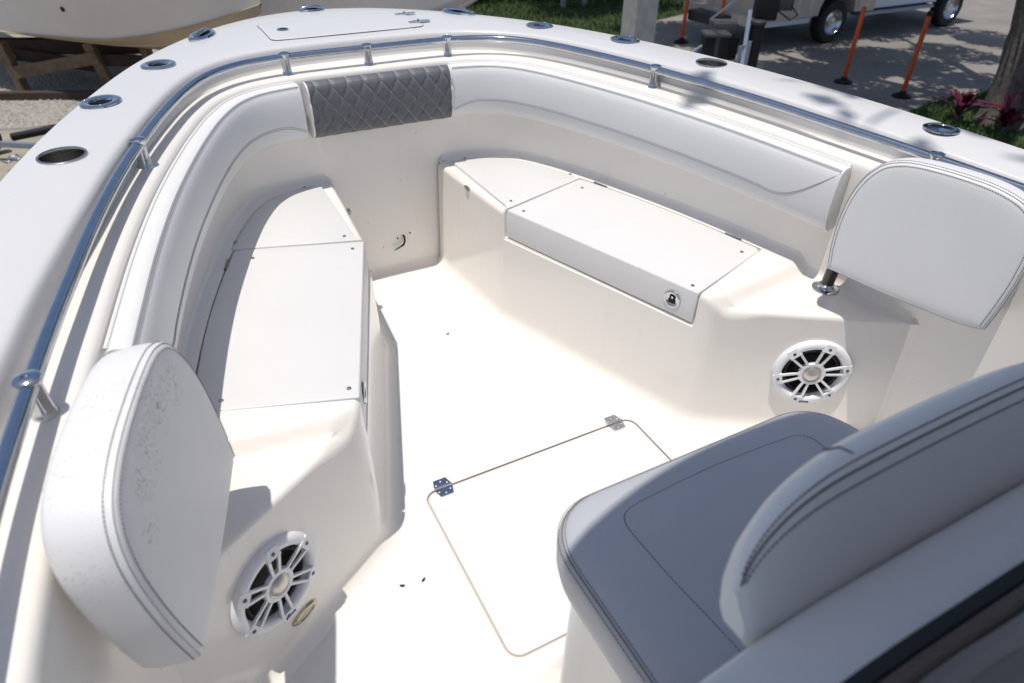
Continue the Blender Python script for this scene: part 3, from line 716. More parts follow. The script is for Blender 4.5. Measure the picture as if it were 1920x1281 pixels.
def bol_pt(i, o, z):
    p, n = STA[i][0], STA[i][1]; q = p+n*(WOFF+o); return Vector((q.x, q.y, p.z-.072+z))
def face_off(z):     # offset of the bolster face at height z below the top
    P = bol_profile(1)[5:16]
    for (o0, z0), (o1, z1) in zip(P, P[1:]):
        if z1 <= z <= z0: return lerp(o0, o1, (z-z0)/(z1-z0))
    return .055
for idx, nm, lab in ((idxS, 'S', 'long white vinyl bolster cushion curving along the starboard side behind the right seat'), (idxP, 'P', 'long white vinyl bolster cushion curving along the port side, partly behind the left backrest')):
    rows = bolster_rows(idx)
    # rounded ends
    def endcap(r, d, s):
        c = sum(r, Vector())/len(r); return [lerp(c, q, s)+d for q in r]
    d0 = (rows[0][8]-rows[1][8]).normalized(); d1 = (rows[-1][8]-rows[-2][8]).normalized()
    rows = [endcap(rows[0], d0*.004, .93), endcap(rows[0], d0*.003, .985)]+rows+[endcap(rows[-1], d1*.003, .985), endcap(rows[-1], d1*.004, .93)]
    root = tag(empty('bolster_cushion', tuple(lerp(rows[0][8], rows[-1][8], .5))), lab, 'cushion', 'bow bolster cushions')
    inv = Matrix.Translation(-root.location)
    def sub(o): o.parent = root; o.matrix_parent_inverse = inv; return o
    sub(loft('padding', rows, 'vinyl', None, close_c=True, caps=True, sharp=42))
    # piping along the outer top edge and two stitched seams
    sub(MB().tube([bol_pt(i, .004, .002) for i in idx], .0042, 8).build('piping', 'vinyl'))
    for o, z in ((.0440, -.0012), (.0485, -.0058)): sub(stitches('stitching', [bol_pt(i, o+.0005, z+.0006) for i in idx], 'thread_grey', None, .0007, .0065))
    sub(MB().tube([bol_pt(i, .0463, -.0034) for i in idx], .0009, 5).build('seam', 'thread_grey'))
    aft_last = idx[-1] if STA[idx[-1]][0].y < STA[idx[0]][0].y else idx[0]
    order = idx if aft_last == idx[-1] else list(reversed(idx))
    N = len(order); arc = [0]
    for a, b in zip(order, order[1:]): arc.append(arc[-1]+(STA[b][0]-STA[a][0]).length)
    for dz in (0, -.006):
        pts = []
        for i, s in zip(order, arc):
            rem = arc[-1]-s; zz = -.118+dz
            if rem < .22: zz = lerp(zz-.018*math.sin(math.pi*min(1, rem/.22)), -.008, (1-rem/.22)**1.7) if True else zz
            if s < .12: zz -= .028*(1-s/.12)**2
            pts.append(bol_pt(i, face_off(zz)+.0006, zz))
        sub(stitches('stitching', pts, 'thread_grey', None, .0006))
# quilted grey centre pad
idxC = [i for i in range(len(STA)) if abs(STA[i][0].x) <= .268]
rows = []; NZ = 44
prof = bol_profile(1)
def prof_at(t):      # dense profile, t in 0..1
    s = t*(len(prof)-1); j = min(int(s), len(prof)-2); return (lerp(prof[j][0], prof[j+1][0], s-j), lerp(prof[j][1], prof[j+1][1], s-j))
cl = [0]
for a, b in zip(prof, prof[1:]): cl.append(cl[-1]+math.hypot(b[0]-a[0], b[1]-a[1]))
def prof_len(L):
    for j in range(len(prof)-1):
        if cl[j+1] >= L: t = (L-cl[j])/(cl[j+1]-cl[j]); return (lerp(prof[j][0], prof[j+1][0], t), lerp(prof[j][1], prof[j+1][1], t))
    return prof[-1]
PW, PH0 = .0585, .075            # quilt pitch and where the diamonds start (length along the profile)
DH = .074
def quilt(x, L):
    if L < PH0: return min(1, abs(((x/PW+.5) % 1)-.5)*2*2.2)**.6
    v = (L-PH0)/DH; a = abs(((x/PW+.5+v) % 1)-.5)*2; b = abs(((x/PW+.5-v) % 1)-.5)*2
    return min(1, min(a, b)*2.2)**.6
C0 = STA[idxC[0]][0]
fineC = []
for i, j in zip(idxC, idxC[1:]):
    for k in range(4): fineC.append((lerp(STA[i][0], STA[j][0], k/4), lerp(STA[i][1], STA[j][1], k/4)))
fineC.append((STA[idxC[-1]][0], STA[idxC[-1]][1]))
def grey_pt(p, n, L, lift=0.0):
    o, z = prof_len(L); e = .006+lift; q = p+n*(WOFF+o+e); return Vector((q.x, q.y, p.z-.072+z+(.003 if L < .05 else 0)))
NL = 90; Ltot = cl[-1]
for p, n in fineC:
    rows.append([grey_pt(p, n, Ltot*k/NL,   .0055*quilt(p.x, Ltot*k/NL)*(0 if (k < 3 or k > NL-6) else 1)) for k in range(NL+1)])
root = tag(empty('bolster_cushion', (0, 1.69, .72)), 'dark grey diamond quilted bolster pad at the centre of the bow', 'cushion', None); inv = Matrix.Translation(-root.location)
def subg(o): o.parent = root; o.matrix_parent_inverse = inv; return o
rr0 = rows[0]; rr1 = rows[-1]
subg(loft('padding', rows, 'vinyl_grey', None, close_c=True, caps=True, sharp=60))
# white side gussets
for rw, d in ((rows[0], Vector((-.007 if rows[0][0].x < 0 else .007, 0, 0))), (rows[-1], Vector((-.007 if rows[-1][0].x < 0 else .007, 0, 0)))):
    c = sum(rw, Vector())/len(rw); r2 = [lerp(c, q, .985) for q in rw]
    subg(loft('gusset', [[q+d*.15 for q in r2], [q+d for q in r2]], 'vinyl', None, close_c=True, caps=True))
def grey_line(x0, x1, L0, L1, nseg=14):
    out = []
    for k in range(nseg+1):
        x = lerp(x0, x1, k/nseg); L = lerp(L0, L1, k/nseg)
        p, n = min(fineC, key=lambda s: abs(s[0].x-x)); p = Vector((x, p.y, p.z)); out.append(grey_pt(p, n, L, .0012))
    return out
mb = MB(); xm = .255
kx = [PW*(k) for k in range(-5, 6)]
for x in kx:
    if abs(x) > xm: continue
    for o in (-.0022, .0022): mb.tube(grey_line(x+o, x+o*(1 if True else 0), .022, PH0-.004), .0007, 4)
    for s in (-1, 1):
        L0, x0 = PH0, x
        while L0 < Ltot-.035:
            L1 = L0+DH; x1 = x0+s*PW/2*2
            # clip at side and bottom
            t = 1.0
            if L1 > Ltot-.035: t = (Ltot-.035-L0)/DH
            if x0+(x1-x0)*t > xm: t = min(t, (xm-x0)/(x1-x0))
            if x0+(x1-x0)*t < -xm: t = min(t, (-xm-x0)/(x1-x0))
            if t <= .01: break
            mb.tube(grey_line(x0, lerp(x0, x1, t), L0, lerp(L0, L1, t)), .0007, 4)
            if t < 1: break
            L0, x0 = L1, x1
        if abs(x) > xm: break
subg(mb.build('stitching', 'thread_light', smooth=False))

# ---- lift-off backrests -----------------------------------------------------
A = Vector((.764, .297, .557)); Uv = Vector((.269, -.963, 0)).normalized(); Vv = Vector((.093, .026, .995)).normalized()
OUTL = [(.0, -.008), (-.010, .055), (-.013, .12), (-.009, .175), (.0, .215), (.016, .252), (.040, .282), (.068, .297), (.10, .305), (.15, .308), (.21, .307), (.265, .303), (.308, .295), (.346, .281), (.372, .257), (.388, .223), (.395, .18), (.395, .11), (.389, .045), (.381, -.012)]
BOT = [(.34, -.018), (.27, -.019), (.20, -.018), (.12, -.016), (.05, -.011)]
def outline(n=120):
    top = cr([(x, y, 0) for x, y in OUTL], 8); bot = cr([(OUTL[-1][0], OUTL[-1][1], 0)]+[(x, y, 0) for x, y in BOT]+[(OUTL[0][0], OUTL[0][1], 0)], 5)[1:-1]
    # keep two crisp lower corners slightly rounded
    return [Vector((p.x, p.y, 0)) for p in top+bot]
for sgn in (-1, 1):
    X = Vector((sgn*Uv.x, Uv.y, 0)); Y = Vector((sgn*Vv.x, Vv.y, Vv.z)); Y = (Y-X*Y.dot(X)).normalized()
    if sgn < 0: X = -X
    Z = X.cross(Y)               # for starboard: U x V points inboard? checked below
    org = Vector((sgn*A.x, A.y, A.z))
    inb = Vector((-sgn, 0, 0))
    fz_ = 1 if Z.dot(inb) > 0 else -1
    M = Matrix((X, Y, Z)).transposed().to_4x4(); M.translation = org
    root = tag(empty('backrest'), ('white vinyl backrest pad with black mildew specks, standing at the port seat end' if sgn < 0 else 'clean white vinyl backrest pad on a black post at the starboard seat end'), 'backrest', 'bow seat backrests'); root.matrix_world = M
    OL = outline(); ux = 1 if sgn > 0 else -1
    cx, cy = .187, .145
    def ring(s, d, grow=0):
        out = []
        for q in OL:
            x, y = cx+(q.x-cx)*s, cy+(q.y-cy)*s; v = Vector((q.x-cx, q.y-cy, 0)).normalized()*grow; out.append(Vector((ux*(x+v.x), y+v.y, fz_*d)))
        return out
    rws = [ring(.02, .0070), ring(.25, .0070), ring(.5, .0068), ring(.7, .0066), ring(.82, .0062), ring(.90, .0054), ring(.95, .0040), ring(.975, .0026), ring(.992, .0006), ring(1.0, -.0020), ring(1.003, -.0005, .0010), ring(1.004, -.004, .0020), ring(1.005, -.012, .0030), ring(1.005, -.025, .0040), ring(1.004, -.048, .0040), ring(1.0, -.064, .003), ring(.992, -.076, .002), ring(.975, -.083), ring(.93, -.086), ring(.6, -.0875), ring(.05, -.0875)]
    nc = len(rws[0]); v = [q for r in rws for q in r]; f = grid_faces(len(rws), nc, False, True); f += [tuple(range(nc)), tuple(range((len(rws)-1)*nc, len(rws)*nc))]
    bm = bmesh.new(); vs_ = [bm.verts.new(q) for q in v]
    for q in f: bm.faces.new([vs_[i] for i in q])
    bm_obj('pad', bm, 'vinyl_worn' if sgn < 0 else 'vinyl', root, True, 55)
    nt_ = len(cr([(x, y, 0) for x, y in OUTL], 8))
    seam = ring(1.0, -.0012, .0004)[:nt_]; stitches('seam', seam, 'thread_grey', root, .0008)
    stitches('stitching', ring(.962, .0042)[:nt_], 'thread_dark', root, .0008, .0058)
    stitches('stitching', ring(1.0055, -.0095, .0034)[:nt_], 'thread_dark', root, .0008, .0058)
    # post from the socket up into the pad
    inv = M.inverted(); pts = [inv @ Vector((sgn*.878, .359, LOW+.008)), inv @ Vector((sgn*.876, .352, .50)), inv @ Vector((sgn*.872, .325, .575)), inv @ Vector((sgn*.870, .295, .66))]
    MB().tube(pts, .0175, 18).build('post', 'black_post', root)
    q = inv @ Vector((sgn*.878, .359, LOW+.006)); MB().lathe([(.0180, 0), (.0225, 0), (.0225, .009), (.0180, .012)], q, inv.to_3x3() @ Vector((0, 0, 1)), 20).build('collar', 'steel', root)

# ---- console, its seat cushion, backrest and windscreen --------------------
def cons_loop(hw, y0, y1, r, n=10):
    out = []
    for k in range(n+1): a = R(90*k/n); out.append((hw-r+r*math.cos(a), y1-r+r*math.sin(a)))
    for k in range(n+1): a = R(90+90*k/n); out.append((-hw+r+r*math.cos(a), y1-r+r*math.sin(a)))
    out += [(-hw, y0), (hw, y0)]; return out
def vloft(name, secs, material, parent=None, cap=True, sharp=45):
    rows = [[Vector((x, y, z)) for x, y in lp_] for lp_, z in secs]; nc = len(rows[0]); v = [q for r in rows for q in r]; f = grid_faces(len(rows), nc, False, True)
    if cap: f += [tuple(range(nc)), tuple(range((len(rows)-1)*nc, len(rows)*nc))]
    bm = bmesh.new(); vs_ = [bm.verts.new(q) for q in v]
    for q in f: bm.faces.new([vs_[i] for i in q])
    return bm_obj(name, bm, material, parent, True, sharp)
cons = B_(vloft('console', [(cons_loop(.345, -1.5, -.055, .10), .0), (cons_loop(.325, -1.5, -.085, .12), .04), (cons_loop(.318, -1.5, -.092, .12), .425), (cons_loop(.308, -1.5, -.10, .11), .432)], 'gelcoat', None)); cons['label'] = 'white moulded console box carrying the forward seat'
def cush_loop(hw, yf, y0=-.492, r=.13):
    out = []; n = 14
    for k in range(n+1): a = R(90*k/n); out.append((hw-r*.9+r*.9*math.cos(a)**.85, yf-r+r*math.sin(a)**.85))
    for k in range(n+1): a = R(90*(1-k/n)); out.append((-(hw-r*.9+r*.9*math.cos(a)**.85), yf-r+r*math.sin(a)**.85))
    k_ = hw/.335; ym = lambda y: -.34+(y+.34)*k_
    out += [(-hw, ym(-.22)), (-hw, ym(-.3)), (-hw, ym(y0)), (0, ym(y0)), (hw, ym(y0)), (hw, ym(-.3)), (hw, ym(-.22))]; return out
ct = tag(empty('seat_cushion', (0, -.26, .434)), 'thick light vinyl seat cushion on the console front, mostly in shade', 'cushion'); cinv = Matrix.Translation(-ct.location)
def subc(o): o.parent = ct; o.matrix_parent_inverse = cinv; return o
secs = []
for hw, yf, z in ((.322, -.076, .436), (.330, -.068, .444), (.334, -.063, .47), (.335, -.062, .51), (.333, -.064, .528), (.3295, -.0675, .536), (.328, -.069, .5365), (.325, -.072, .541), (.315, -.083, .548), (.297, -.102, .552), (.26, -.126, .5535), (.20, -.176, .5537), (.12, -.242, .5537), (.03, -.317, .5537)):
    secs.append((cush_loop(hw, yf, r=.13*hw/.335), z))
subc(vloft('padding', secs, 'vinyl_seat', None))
def cl3(hw, yf, z, lift=0): return [Vector((x, y, z+lift)) for x, y in cush_loop(hw, yf, r=.13*hw/.335)]
def openl(l): return l[-4:]+l[:30+5] if False else l[30:35]+[]
for hw, yf, z in ((.3345, -.0628, .529), (.3255, -.0715, .541)):
    l = cl3(hw, yf, z, .0006); l = l[33:]+l[:33]; l = l[-0:] if False else l; subc(stitches('stitching', [q for q in cl3(hw, yf, z, .0006)[0:33]], 'thread_dark', None, .0008, .0060))
subc(stitches('seam', cl3(.3290, -.0683, .5365, .0004)[0:33], 'thread_dark', None, .0012))
pn = []
for x, y in [(-.20, -.43), (-.205, -.36), (-.213, -.28), (-.2165, -.20), (-.2165, -.165), (-.210, -.147), (-.196, -.137), (-.17, -.132), (-.08, -.127), (0, -.125), (.08, -.127), (.17, -.132), (.196, -.137), (.210, -.147), (.2165, -.165), (.2165, -.20), (.213, -.28), (.205, -.36), (.20, -.43)]: pn.append((x, y, .5537 if y < -.14 else .5532))
subc(stitches('stitching', cr(pn, 8), 'thread_dark', None, .0011, .0062))
# forward backrest pad on the console face
bt = tag(empty('console_backrest', (0, -.44, .56)), 'grey-white padded backrest across the console front beside the windscreen', 'backrest'); binv = Matrix.Translation(-bt.location)
def subb(o): o.parent = bt; o.matrix_parent_inverse = binv; return o
XS = [-.338*math.cos(math.pi*k/60) for k in range(61)]
PSEC = ((-.488, .765), (-.494, .785), (-.494, .815), (-.487, .845), (-.470, .880), (-.453, .908), (-.438, .930), (-.425, .938), (-.409, .934), (-.393, .917), (-.383, .87), (-.381, .82), (-.391, .775), (-.411, .757))
def pad_sec(x):
    e = abs(x)/.338; r = []
    for y, z in PSEC:
        w_ = sstep((y+.478)/.10); s0 = lerp(.66, .25, w_); t = max(0, (e-s0)/(1-s0)); sc_ = max(.02, (1-t**2.4))**(1/2.4)
        cy_, cz_ = -.460, .825; r.append(Vector((x, cy_+(y-cy_)*(.35+.65*sc_ if y < cy_ else sc_)-.010*e*e, cz_+(z-cz_)*(.12+.88*sc_))))
    return r
rows = [pad_sec(x) for x in XS]
def shr(r, dx, s): c = sum(r, Vector())/len(r); return [lerp(c, q, s)+Vector((dx, 0, 0)) for q in r]
subb(loft('padding', rows, 'vinyl', None, close_c=True, caps=True, sharp=60))
for t_ in (-.55, .6): subb(stitches('stitching', [(lerp(pad_sec(x)[6], pad_sec(x)[7 if t_ > 0 else 5], abs(t_)))+Vector((0, -.0004, .0010)) for x in XS[4:-4]], 'thread_dark', None, .0010, .0062))
subb(stitches('seam', [pad_sec(x)[6]+Vector((0, -.0002, .0005)) for x in XS[3:-3]], 'thread_dark', None, .0013))
subb(stitches('seam', [q+Vector((0, .0008, .0008)) for q in pad_sec(-.165)[7:12]], 'thread_dark', None, .0012))
# console dash moulding behind the pad, rising to the windscreen
def wz(x): return -.16*max(0, abs(x)/.44-.55)**1.7
rows = []
for x in [-.44+.88*k/40 for k in range(41)]:
    rows.append([Vector((x, y, z+(wz(x) if z > .5 else 0))) for y, z in ((-.504, .42), (-.499, .60), (-.498, .826), (-.500, .838), (-.506, .846), (-.516, .850), (-.543, .858), (-.573, .866), (-.581, .872), (-.648, .875), (-.653, .42))])
dash = B_(loft('console_dash', rows, 'deck_gelcoat', None, close_c=True, caps=True, sharp=45)); dash['label'] = 'glossy white console moulding between backrest and windscreen'
wx = [-.44+.88*k/30 for k in range(31)]
rows = [[Vector((x, y, z+wz(x))) for y, z in ((-.576, .867), (-.576, .882), (-.590, .888), (-.594, .868))] for x in wx]
B_(loft('windscreen_gasket', rows, 'gasket_and_groove_shade', None, close_c=True, caps=True, sharp=30))
rows = [[Vector((x, y, z+wz(x))) for y, z in ((-.591, .881), (-.595, .900), (-.607, .910), (-.619, .902), (-.620, .881))] for x in wx]
B_(loft('windscreen_frame', rows, 'bronze_frame', None, close_c=True, caps=True, sharp=70))
rows = [[Vector((x, y, z+wz(x))) for y, z in ((-.602, .900), (-.78, 1.32), (-.786, 1.318), (-.610, .897))] for x in wx]
ws = B_(loft('windscreen', rows, 'smoked_acrylic', None, close_c=True, caps=True, sharp=30)); ws['label'] = 'smoked windscreen pane at the lower right corner'
hd_ = MB().box((0, -.83, .84), (.80, .34, .06)); B_(hd_.build('helm_panel', 'dark_metal', bevel=.01))
cl_ = MB().box((-.315, -.572, .846), (.012, .018, .014)); B_(cl_.build('windscreen_clip', 'bronze_frame', smooth=True, bevel=.002))
# hard top above the helm (outside the picture, it shades the console seat)
HTZ = 2.35; rows = []
for k in range(33):
    x = -.92+1.84*k/32; yf = -.165-.45*(x+.21)**2-.25*max(0, abs(x)-.75)**1.5; rows.append([Vector((x, yf, HTZ)), Vector((x, yf-.01, HTZ+.05)), Vector((x, yf-.1, HTZ+.075)), Vector((x, -1.2, HTZ+.07)), Vector((x, -1.22, HTZ)), Vector((x, -1.1, HTZ-.005))])
ht = B_(loft('hardtop', rows, 'hardtop_white', None, close_c=True, caps=True, sharp=40)); ht['label'] = 'white hardtop roof above the helm'
for sx in (-1, 1):
    for y in (-1.0, -1.12):
        lg = MB().tube([(sx*.62, y, 0), (sx*.66, y-.05, 1.2), (sx*.74, y-.08, HTZ+.01)], .025, 12); B_(lg.build('hardtop_leg', 'steel'))

# ---- specks on the sole -----------------------------------------------------
def fallen(name, x, y, sx, sy, a, material, label, cat, group=None):
    mb = MB(); c = Vector((x, y, .0035)); rot = Matrix.Rotation(R(a), 3, 'Z'); q = []
    for t in range(9):
        u = -1+2*t/8; wv = (1-u*u)**.7*sy; q += [c+rot @ Vector((u*sx, wv, .002+.0015*u*u)), c+rot @ Vector((u*sx, -wv, .0015+.0015*u*u)), c+rot @ Vector((u*sx, 0, -.001))]
    f = []
    for t in range(8): f += [(3*t, 3*t+2, 3*t+5, 3*t+3), (3*t+2, 3*t+1, 3*t+4, 3*t+5)]
    mb.add(q, f); o = mb.build(name, material); return tag(o, label, cat, group)
fallen('fallen_leaf', -.585, .330, .011, .004, 75, 'dry_leaf', 'tiny brown dry leaf lying against the port seat base', 'leaf')
fallen('seed_husk', -.500, .270, .0065, .0022, -25, 'black_plastic', 'dark seed husk on the white floor, nearer the port seat', 'seed')
fallen('seed_husk', -.448, .262, .0065, .0022, 30, 'black_plastic', 'dark seed husk on the white floor, nearer the hatch', 'seed')
fallen('seed_husk', .010, 1.19, .006, .002, 10, 'black_plastic', 'dark seed husk on the floor in front of the bulkhead', 'seed')

bpy.data.objects.remove(BP)
#BACKGROUND
# ================================================================== surroundings
G = -1.75
def sheet(name, poly, z, material, kind='structure'):
    bm = bmesh.new(); vs_ = [bm.verts.new((x, y, z)) for x, y in poly]; f = bm.faces.new(vs_)
    if f.normal.z < 0: f.normal_flip()
    bmesh.ops.triangulate(bm, faces=bm.faces)
    o = bm_obj(name, bm, material, None, False); o['kind'] = kind; return o
sheet('ground', [(-150, -150), (150, -150), (150, 150), (-150, 150)], G, 'asphalt')
LAWN_R = [(7.2, 3.4), (8.2, 5.0), (9.55, 5.72), (10.4, 5.86), (11.3, 5.92), (12.6, 5.3), (14, 4.0), (15, 0), (8, -3)]
LAWN_B = [(4.2, 12.2), (7.0, 11.3), (8.35, 11.15), (9.0, 11.9), (9.6, 12.8), (11.6, 13.4), (30, 14.5), (34, 40), (-4, 40), (-2, 20)]
sheet('lawn', LAWN_R, G+.012, 'soil_grass'); sheet('lawn', LAWN_B, G+.012, 'soil_grass')
sheet('gravel_yard', [(-14, 10.9), (-3.2, 10.95), (-2.4, 10.75), (-1.2, 10.8), (2.5, 10.2), (4, 12), (-2, 22), (-14, 24)], G+.006, 'gravel')
sheet('sand_path', [(-14, 7.5), (1.5, 7.5), (2.4, 10.1), (-1.2, 10.7), (-2.4, 10.65), (-3.2, 10.85), (-14, 10.8)], G+.004, 'sand_path')
def inside(p, poly):
    c = False
    for k in range(len(poly)):
        (x0, y0), (x1, y1) = poly[k-1], poly[k]
        if (y0 > p[1]) != (y1 > p[1]) and p[0] < (x1-x0)*(p[1]-y0)/(y1-y0)+x0: c = not c
    return c
rg = random.Random(3)
def grass(name, poly, box, n, h, label):
    v = []; f = []
    while len(f) < n:
        x = rg.uniform(box[0], box[2]); y = rg.uniform(box[1], box[3])
        if not inside((x, y), poly): continue
        a = rg.uniform(0, 6.28); hh = h*rg.uniform(.5, 1.3); wd = .010*rg.uniform(.7, 1.6); lx, ly = rg.uniform(-.5, .5)*hh, rg.uniform(-.5, .5)*hh; i = len(v)
        v += [(x-wd*math.cos(a), y-wd*math.sin(a), G+.01), (x+wd*math.cos(a), y+wd*math.sin(a), G+.01), (x+lx, y+ly, G+hh)]; f.append((i, i+1, i+2))
    o = mesh_obj(name, v, f, 'grass', None, False); o['kind'] = 'stuff'; o['label'] = label; o['category'] = 'grass'
grass('grass', LAWN_R, (7.2, 0.0, 14.0, 6.0), 34000, .09, 'short green grass around the foot of the big tree')
grass('grass', LAWN_B, (3.5, 11.2, 16, 18), 26000, .10, 'shaded lawn grass behind the concrete pillar')
v = []; f = []
for k in range(2600):
    x = rg.uniform(-4.2, -.9); y = rg.uniform(10.8, 14)
    r_ = rg.uniform(.012, .035); i = len(v); v += [(x-r_, y, G+.004), (x, y-r_, G+.004), (x+r_, y, G+.004), (x, y+r_, G+.004), (x+rg.uniform(-.3, .3)*r_, y, G+.008+r_*.8)]
    f += [(i, i+1, i+4), (i+1, i+2, i+4), (i+2, i+3, i+4), (i+3, i, i+4)]
o = mesh_obj('gravel', v, f, 'pebble', None, False); o['kind'] = 'stuff'; o['label'] = 'pale loose gravel beside the neighbouring hull'; o['category'] = 'gravel'

def leaves(n, spots, size, rnd):
    """leaf quads scattered in ellipsoids (cx,cy,cz,rx,ry,rz,weight)"""
    v = []; f = []; W_ = [s[6] for s in spots]
    for s in rnd.choices(spots, W_, k=n):
        while True:
            a, b, c = rnd.uniform(-1, 1), rnd.uniform(-1, 1), rnd.uniform(-1, 1); d = a*a+b*b+c*c
            if .12 < d < 1: break
        p = Vector((s[0]+a*s[3], s[1]+b*s[4], s[2]+c*s[5])); t = Vector((rnd.gauss(0, 1), rnd.gauss(0, 1), rnd.gauss(0, .6))).normalized(); u = t.orthogonal().normalized(); u.rotate(Matrix.Rotation(rnd.uniform(0, 6.28), 3, t)); 
        L = size*rnd.uniform(.6, 1.4); i = len(v); w_ = L*.42; dr = Vector((0, 0, -.15*L))
        v += [p-t*L*.5, p+u*w_*.5+dr*.3, p+t*L*.5+dr, p-u*w_*.5+dr*.3]; f.append((i, i+1, i+2, i+3))
    return v, f
# ---- big tree on the right -------------------------------------------------
tree = tag(empty('shade_tree', (10.56, 4.58, G)), 'large tree with rough grey bark at the right edge beyond the gunwale', 'tree')
def in_tree(o): o.parent = tree; o.matrix_parent_inverse = Matrix.Translation((-10.56, -4.58, -G)); return o
rt_ = random.Random(11); rows = []; NT = 56
for k in range(30):
    z = k/29*4.6; r0 = .40+.30*math.exp(-z/.32)+.02*math.sin(z*3); row = []
    for j in range(NT):
        a = 2*math.pi*j/NT; fl = 1+.10*math.exp(-z/.5)*math.sin(5*a+1); ridge = .022*math.sin(19*a+2.2*math.sin(z*2.1+j*.4))+.016*math.sin(31*a-3*z)+rt_.uniform(-.008, .008)
        row.append(Vector((10.56-.09*z+(r0*fl+ridge)*math.cos(a), 4.58+.17*z+(r0*fl+ridge)*math.sin(a), G-.05+z)))
    rows.append(row)
in_tree(loft('trunk', rows, 'bark', None, close_c=True, caps=True, sharp=70))
for pts, r0 in (([(10.3, 5.05, 2.5), (9.8, 6.2, 3.6), (9.4, 8.6, 4.2), (9.6, 11, 4.7)], .2), ([(10.3, 5.05, 2.5), (11.6, 6.4, 3.7), (13, 9.2, 4.5)], .2), ([(10.3, 5.0, 2.3), (8.4, 3.9, 4.3), (5.2, 3.0, 5.3), (2.2, 1.4, 5.6), (.45, .45, 5.5)], .17), ([(10.3, 5.05, 2.6), (12.5, 3.2, 4.9), (14.5, 2.2, 6.2)], .18)):
    q = cr(pts, 5); in_tree(MB().tube(q, [lerp(r0, .025, k/(len(q)-1)) for k in range(len(q))], 9).build('limb', 'bark'))
spots = []
for k in range(82):
    x = rt_.uniform(7.6, 14.6); y = rt_.uniform(5.5, 12.2); 
    if x > 12.8 and y < 7.8 and rt_.random() < .6: continue
    if y < 6.3 and rt_.random() < .45: continue
    spots.append((x, y, rt_.uniform(3.4, 5.2), rt_.uniform(.45, .95), rt_.uniform(.45, .95), rt_.uniform(.3, .5), 1))
for k in range(14): spots.append((rt_.uniform(10, 15), rt_.uniform(1.0, 5.2), rt_.uniform(5.6, 7.6), .9, .9, .5, .8))
for x, y, z, r_, wt in ((.24, .46, 5.6, .20, .007), (.34, .16, 5.65, .20, .007), (.17, .72, 5.7, .18, .006), (.42, -.10, 5.75, .20, .006), (1.6, 1.4, 5.8, .5, .12), (2.6, 2.2, 5.9, .6, .3)): spots.append((x, y, z, r_, r_, r_*.5, wt))
v, f = leaves(36000, spots, .22, rt_)
in_tree(mesh_obj('crown', v, f, 'leaf_mid', None, False))
# ---- cordyline plants at its foot ------------------------------------------
def cordyline(x, y, n, ln, lab, seed):
    rc = random.Random(seed); root = tag(empty('cordyline_plant', (x, y, G)), lab, 'plant', 'magenta plants by the tree')
    MB().tube([(0, 0, 0), (.02, .01, .28)], .025, 8).build('stem', 'bark', root)
    for k in range(n):
        a = rc.uniform(0, 6.28); el = rc.uniform(.5, 1.25); L = ln*rc.uniform(.7, 1.15); wd = .05*rc.uniform(.8, 1.2); d = Vector((math.cos(a), math.sin(a), 0)); sd_ = Vector((-d.y, d.x, 0)); q = []; z0 = rc.uniform(.1, .3)
        for t in range(7):
            u = t/6; p = d*(L*u*math.cos(el)+.12*u*u*L)+Vector((0, 0, z0+L*(math.sin(el)*u-.35*u*u))); w_ = wd*(math.sin(math.pi*min(1, u*.9+.12))**.7)
            q += [p+sd_*w_+Vector((0, 0, .012)), p, p-sd_*w_+Vector((0, 0, .012))]
        ff = []
        for t in range(6): ff += [(3*t, 3*t+1, 3*t+4, 3*t+3), (3*t+1, 3*t+2, 3*t+5, 3*t+4)]
        MB().add(q, ff).build('leaf', 'leaf_pink', root)
cordyline(9.62, 5.02, 16, .46, 'magenta leaved cordyline left of the tree foot', 5)
cordyline(9.75, 4.42, 16, .50, 'magenta leaved cordyline in front of the tree foot', 8)
# ---- shrubs and thin trees behind ------------------------------------------
rs = random.Random(21)
for k, (x, y, sx, sy, sz, lab) in enumerate(((6.6, 17.2, 1.3, 1.0, 1.1, 'dark shrub just right of the raked stem of the far boat'), (8.6, 17.0, 1.3, 1.0, 1.3, 'dark shrub behind the two slim trunks'), (10.6, 16.4, 1.3, 1.0, 1.2, 'dark shrub behind the concrete pillar'), (12.6, 16.2, 1.4, 1.0, 1.1, 'dark shrub behind the leftmost orange pole'), (14.8, 16.6, 1.5, 1.0, 1.3, 'dark shrub beyond the rear of the truck'))):
    root = tag(empty('shrub', (x, y, G)), lab, 'shrub', 'shrubs along the back'); v, f = leaves(900, [(0, 0, sz*.75, sx, sy, sz*.8, 1), (.4, -.3, sz*.5, sx*.8, sy, sz*.5, .6)], .2, rs); mesh_obj('foliage', v, f, 'leaf_dark', root, False)
    MB().tube([(0, 0, 0), (.05, .03, .5), (.1, 0, 1.0)], [.05, .035, .015], 7).build('stem', 'bark', root)
for x, y, lab in ((9.0, 15.2, 'left one of two slim trunks behind the lawn'), (9.7, 15.3, 'right one of two slim trunks behind the lawn')):
    root = tag(empty('slim_tree', (x, y, G)), lab, 'tree', 'slim trees on the lawn'); MB().tube([(0, 0, 0), (.04, .02, 1.2), (-.03, 0, 2.6), (.05, 0, 4.2)], [.075, .06, .05, .03], 9).build('trunk', 'concrete', root)
    v, f = leaves(1500, [(0, 0, 4.9, 1.5, 1.5, .8, 1), (.7, -.9, 4.3, 1.0, 1.0, .5, .7), (-.8, -.7, 4.5, 1.0, 1.0, .5, .7)], .26, rs); mesh_obj('crown', v, f, 'leaf_dark', root, False)
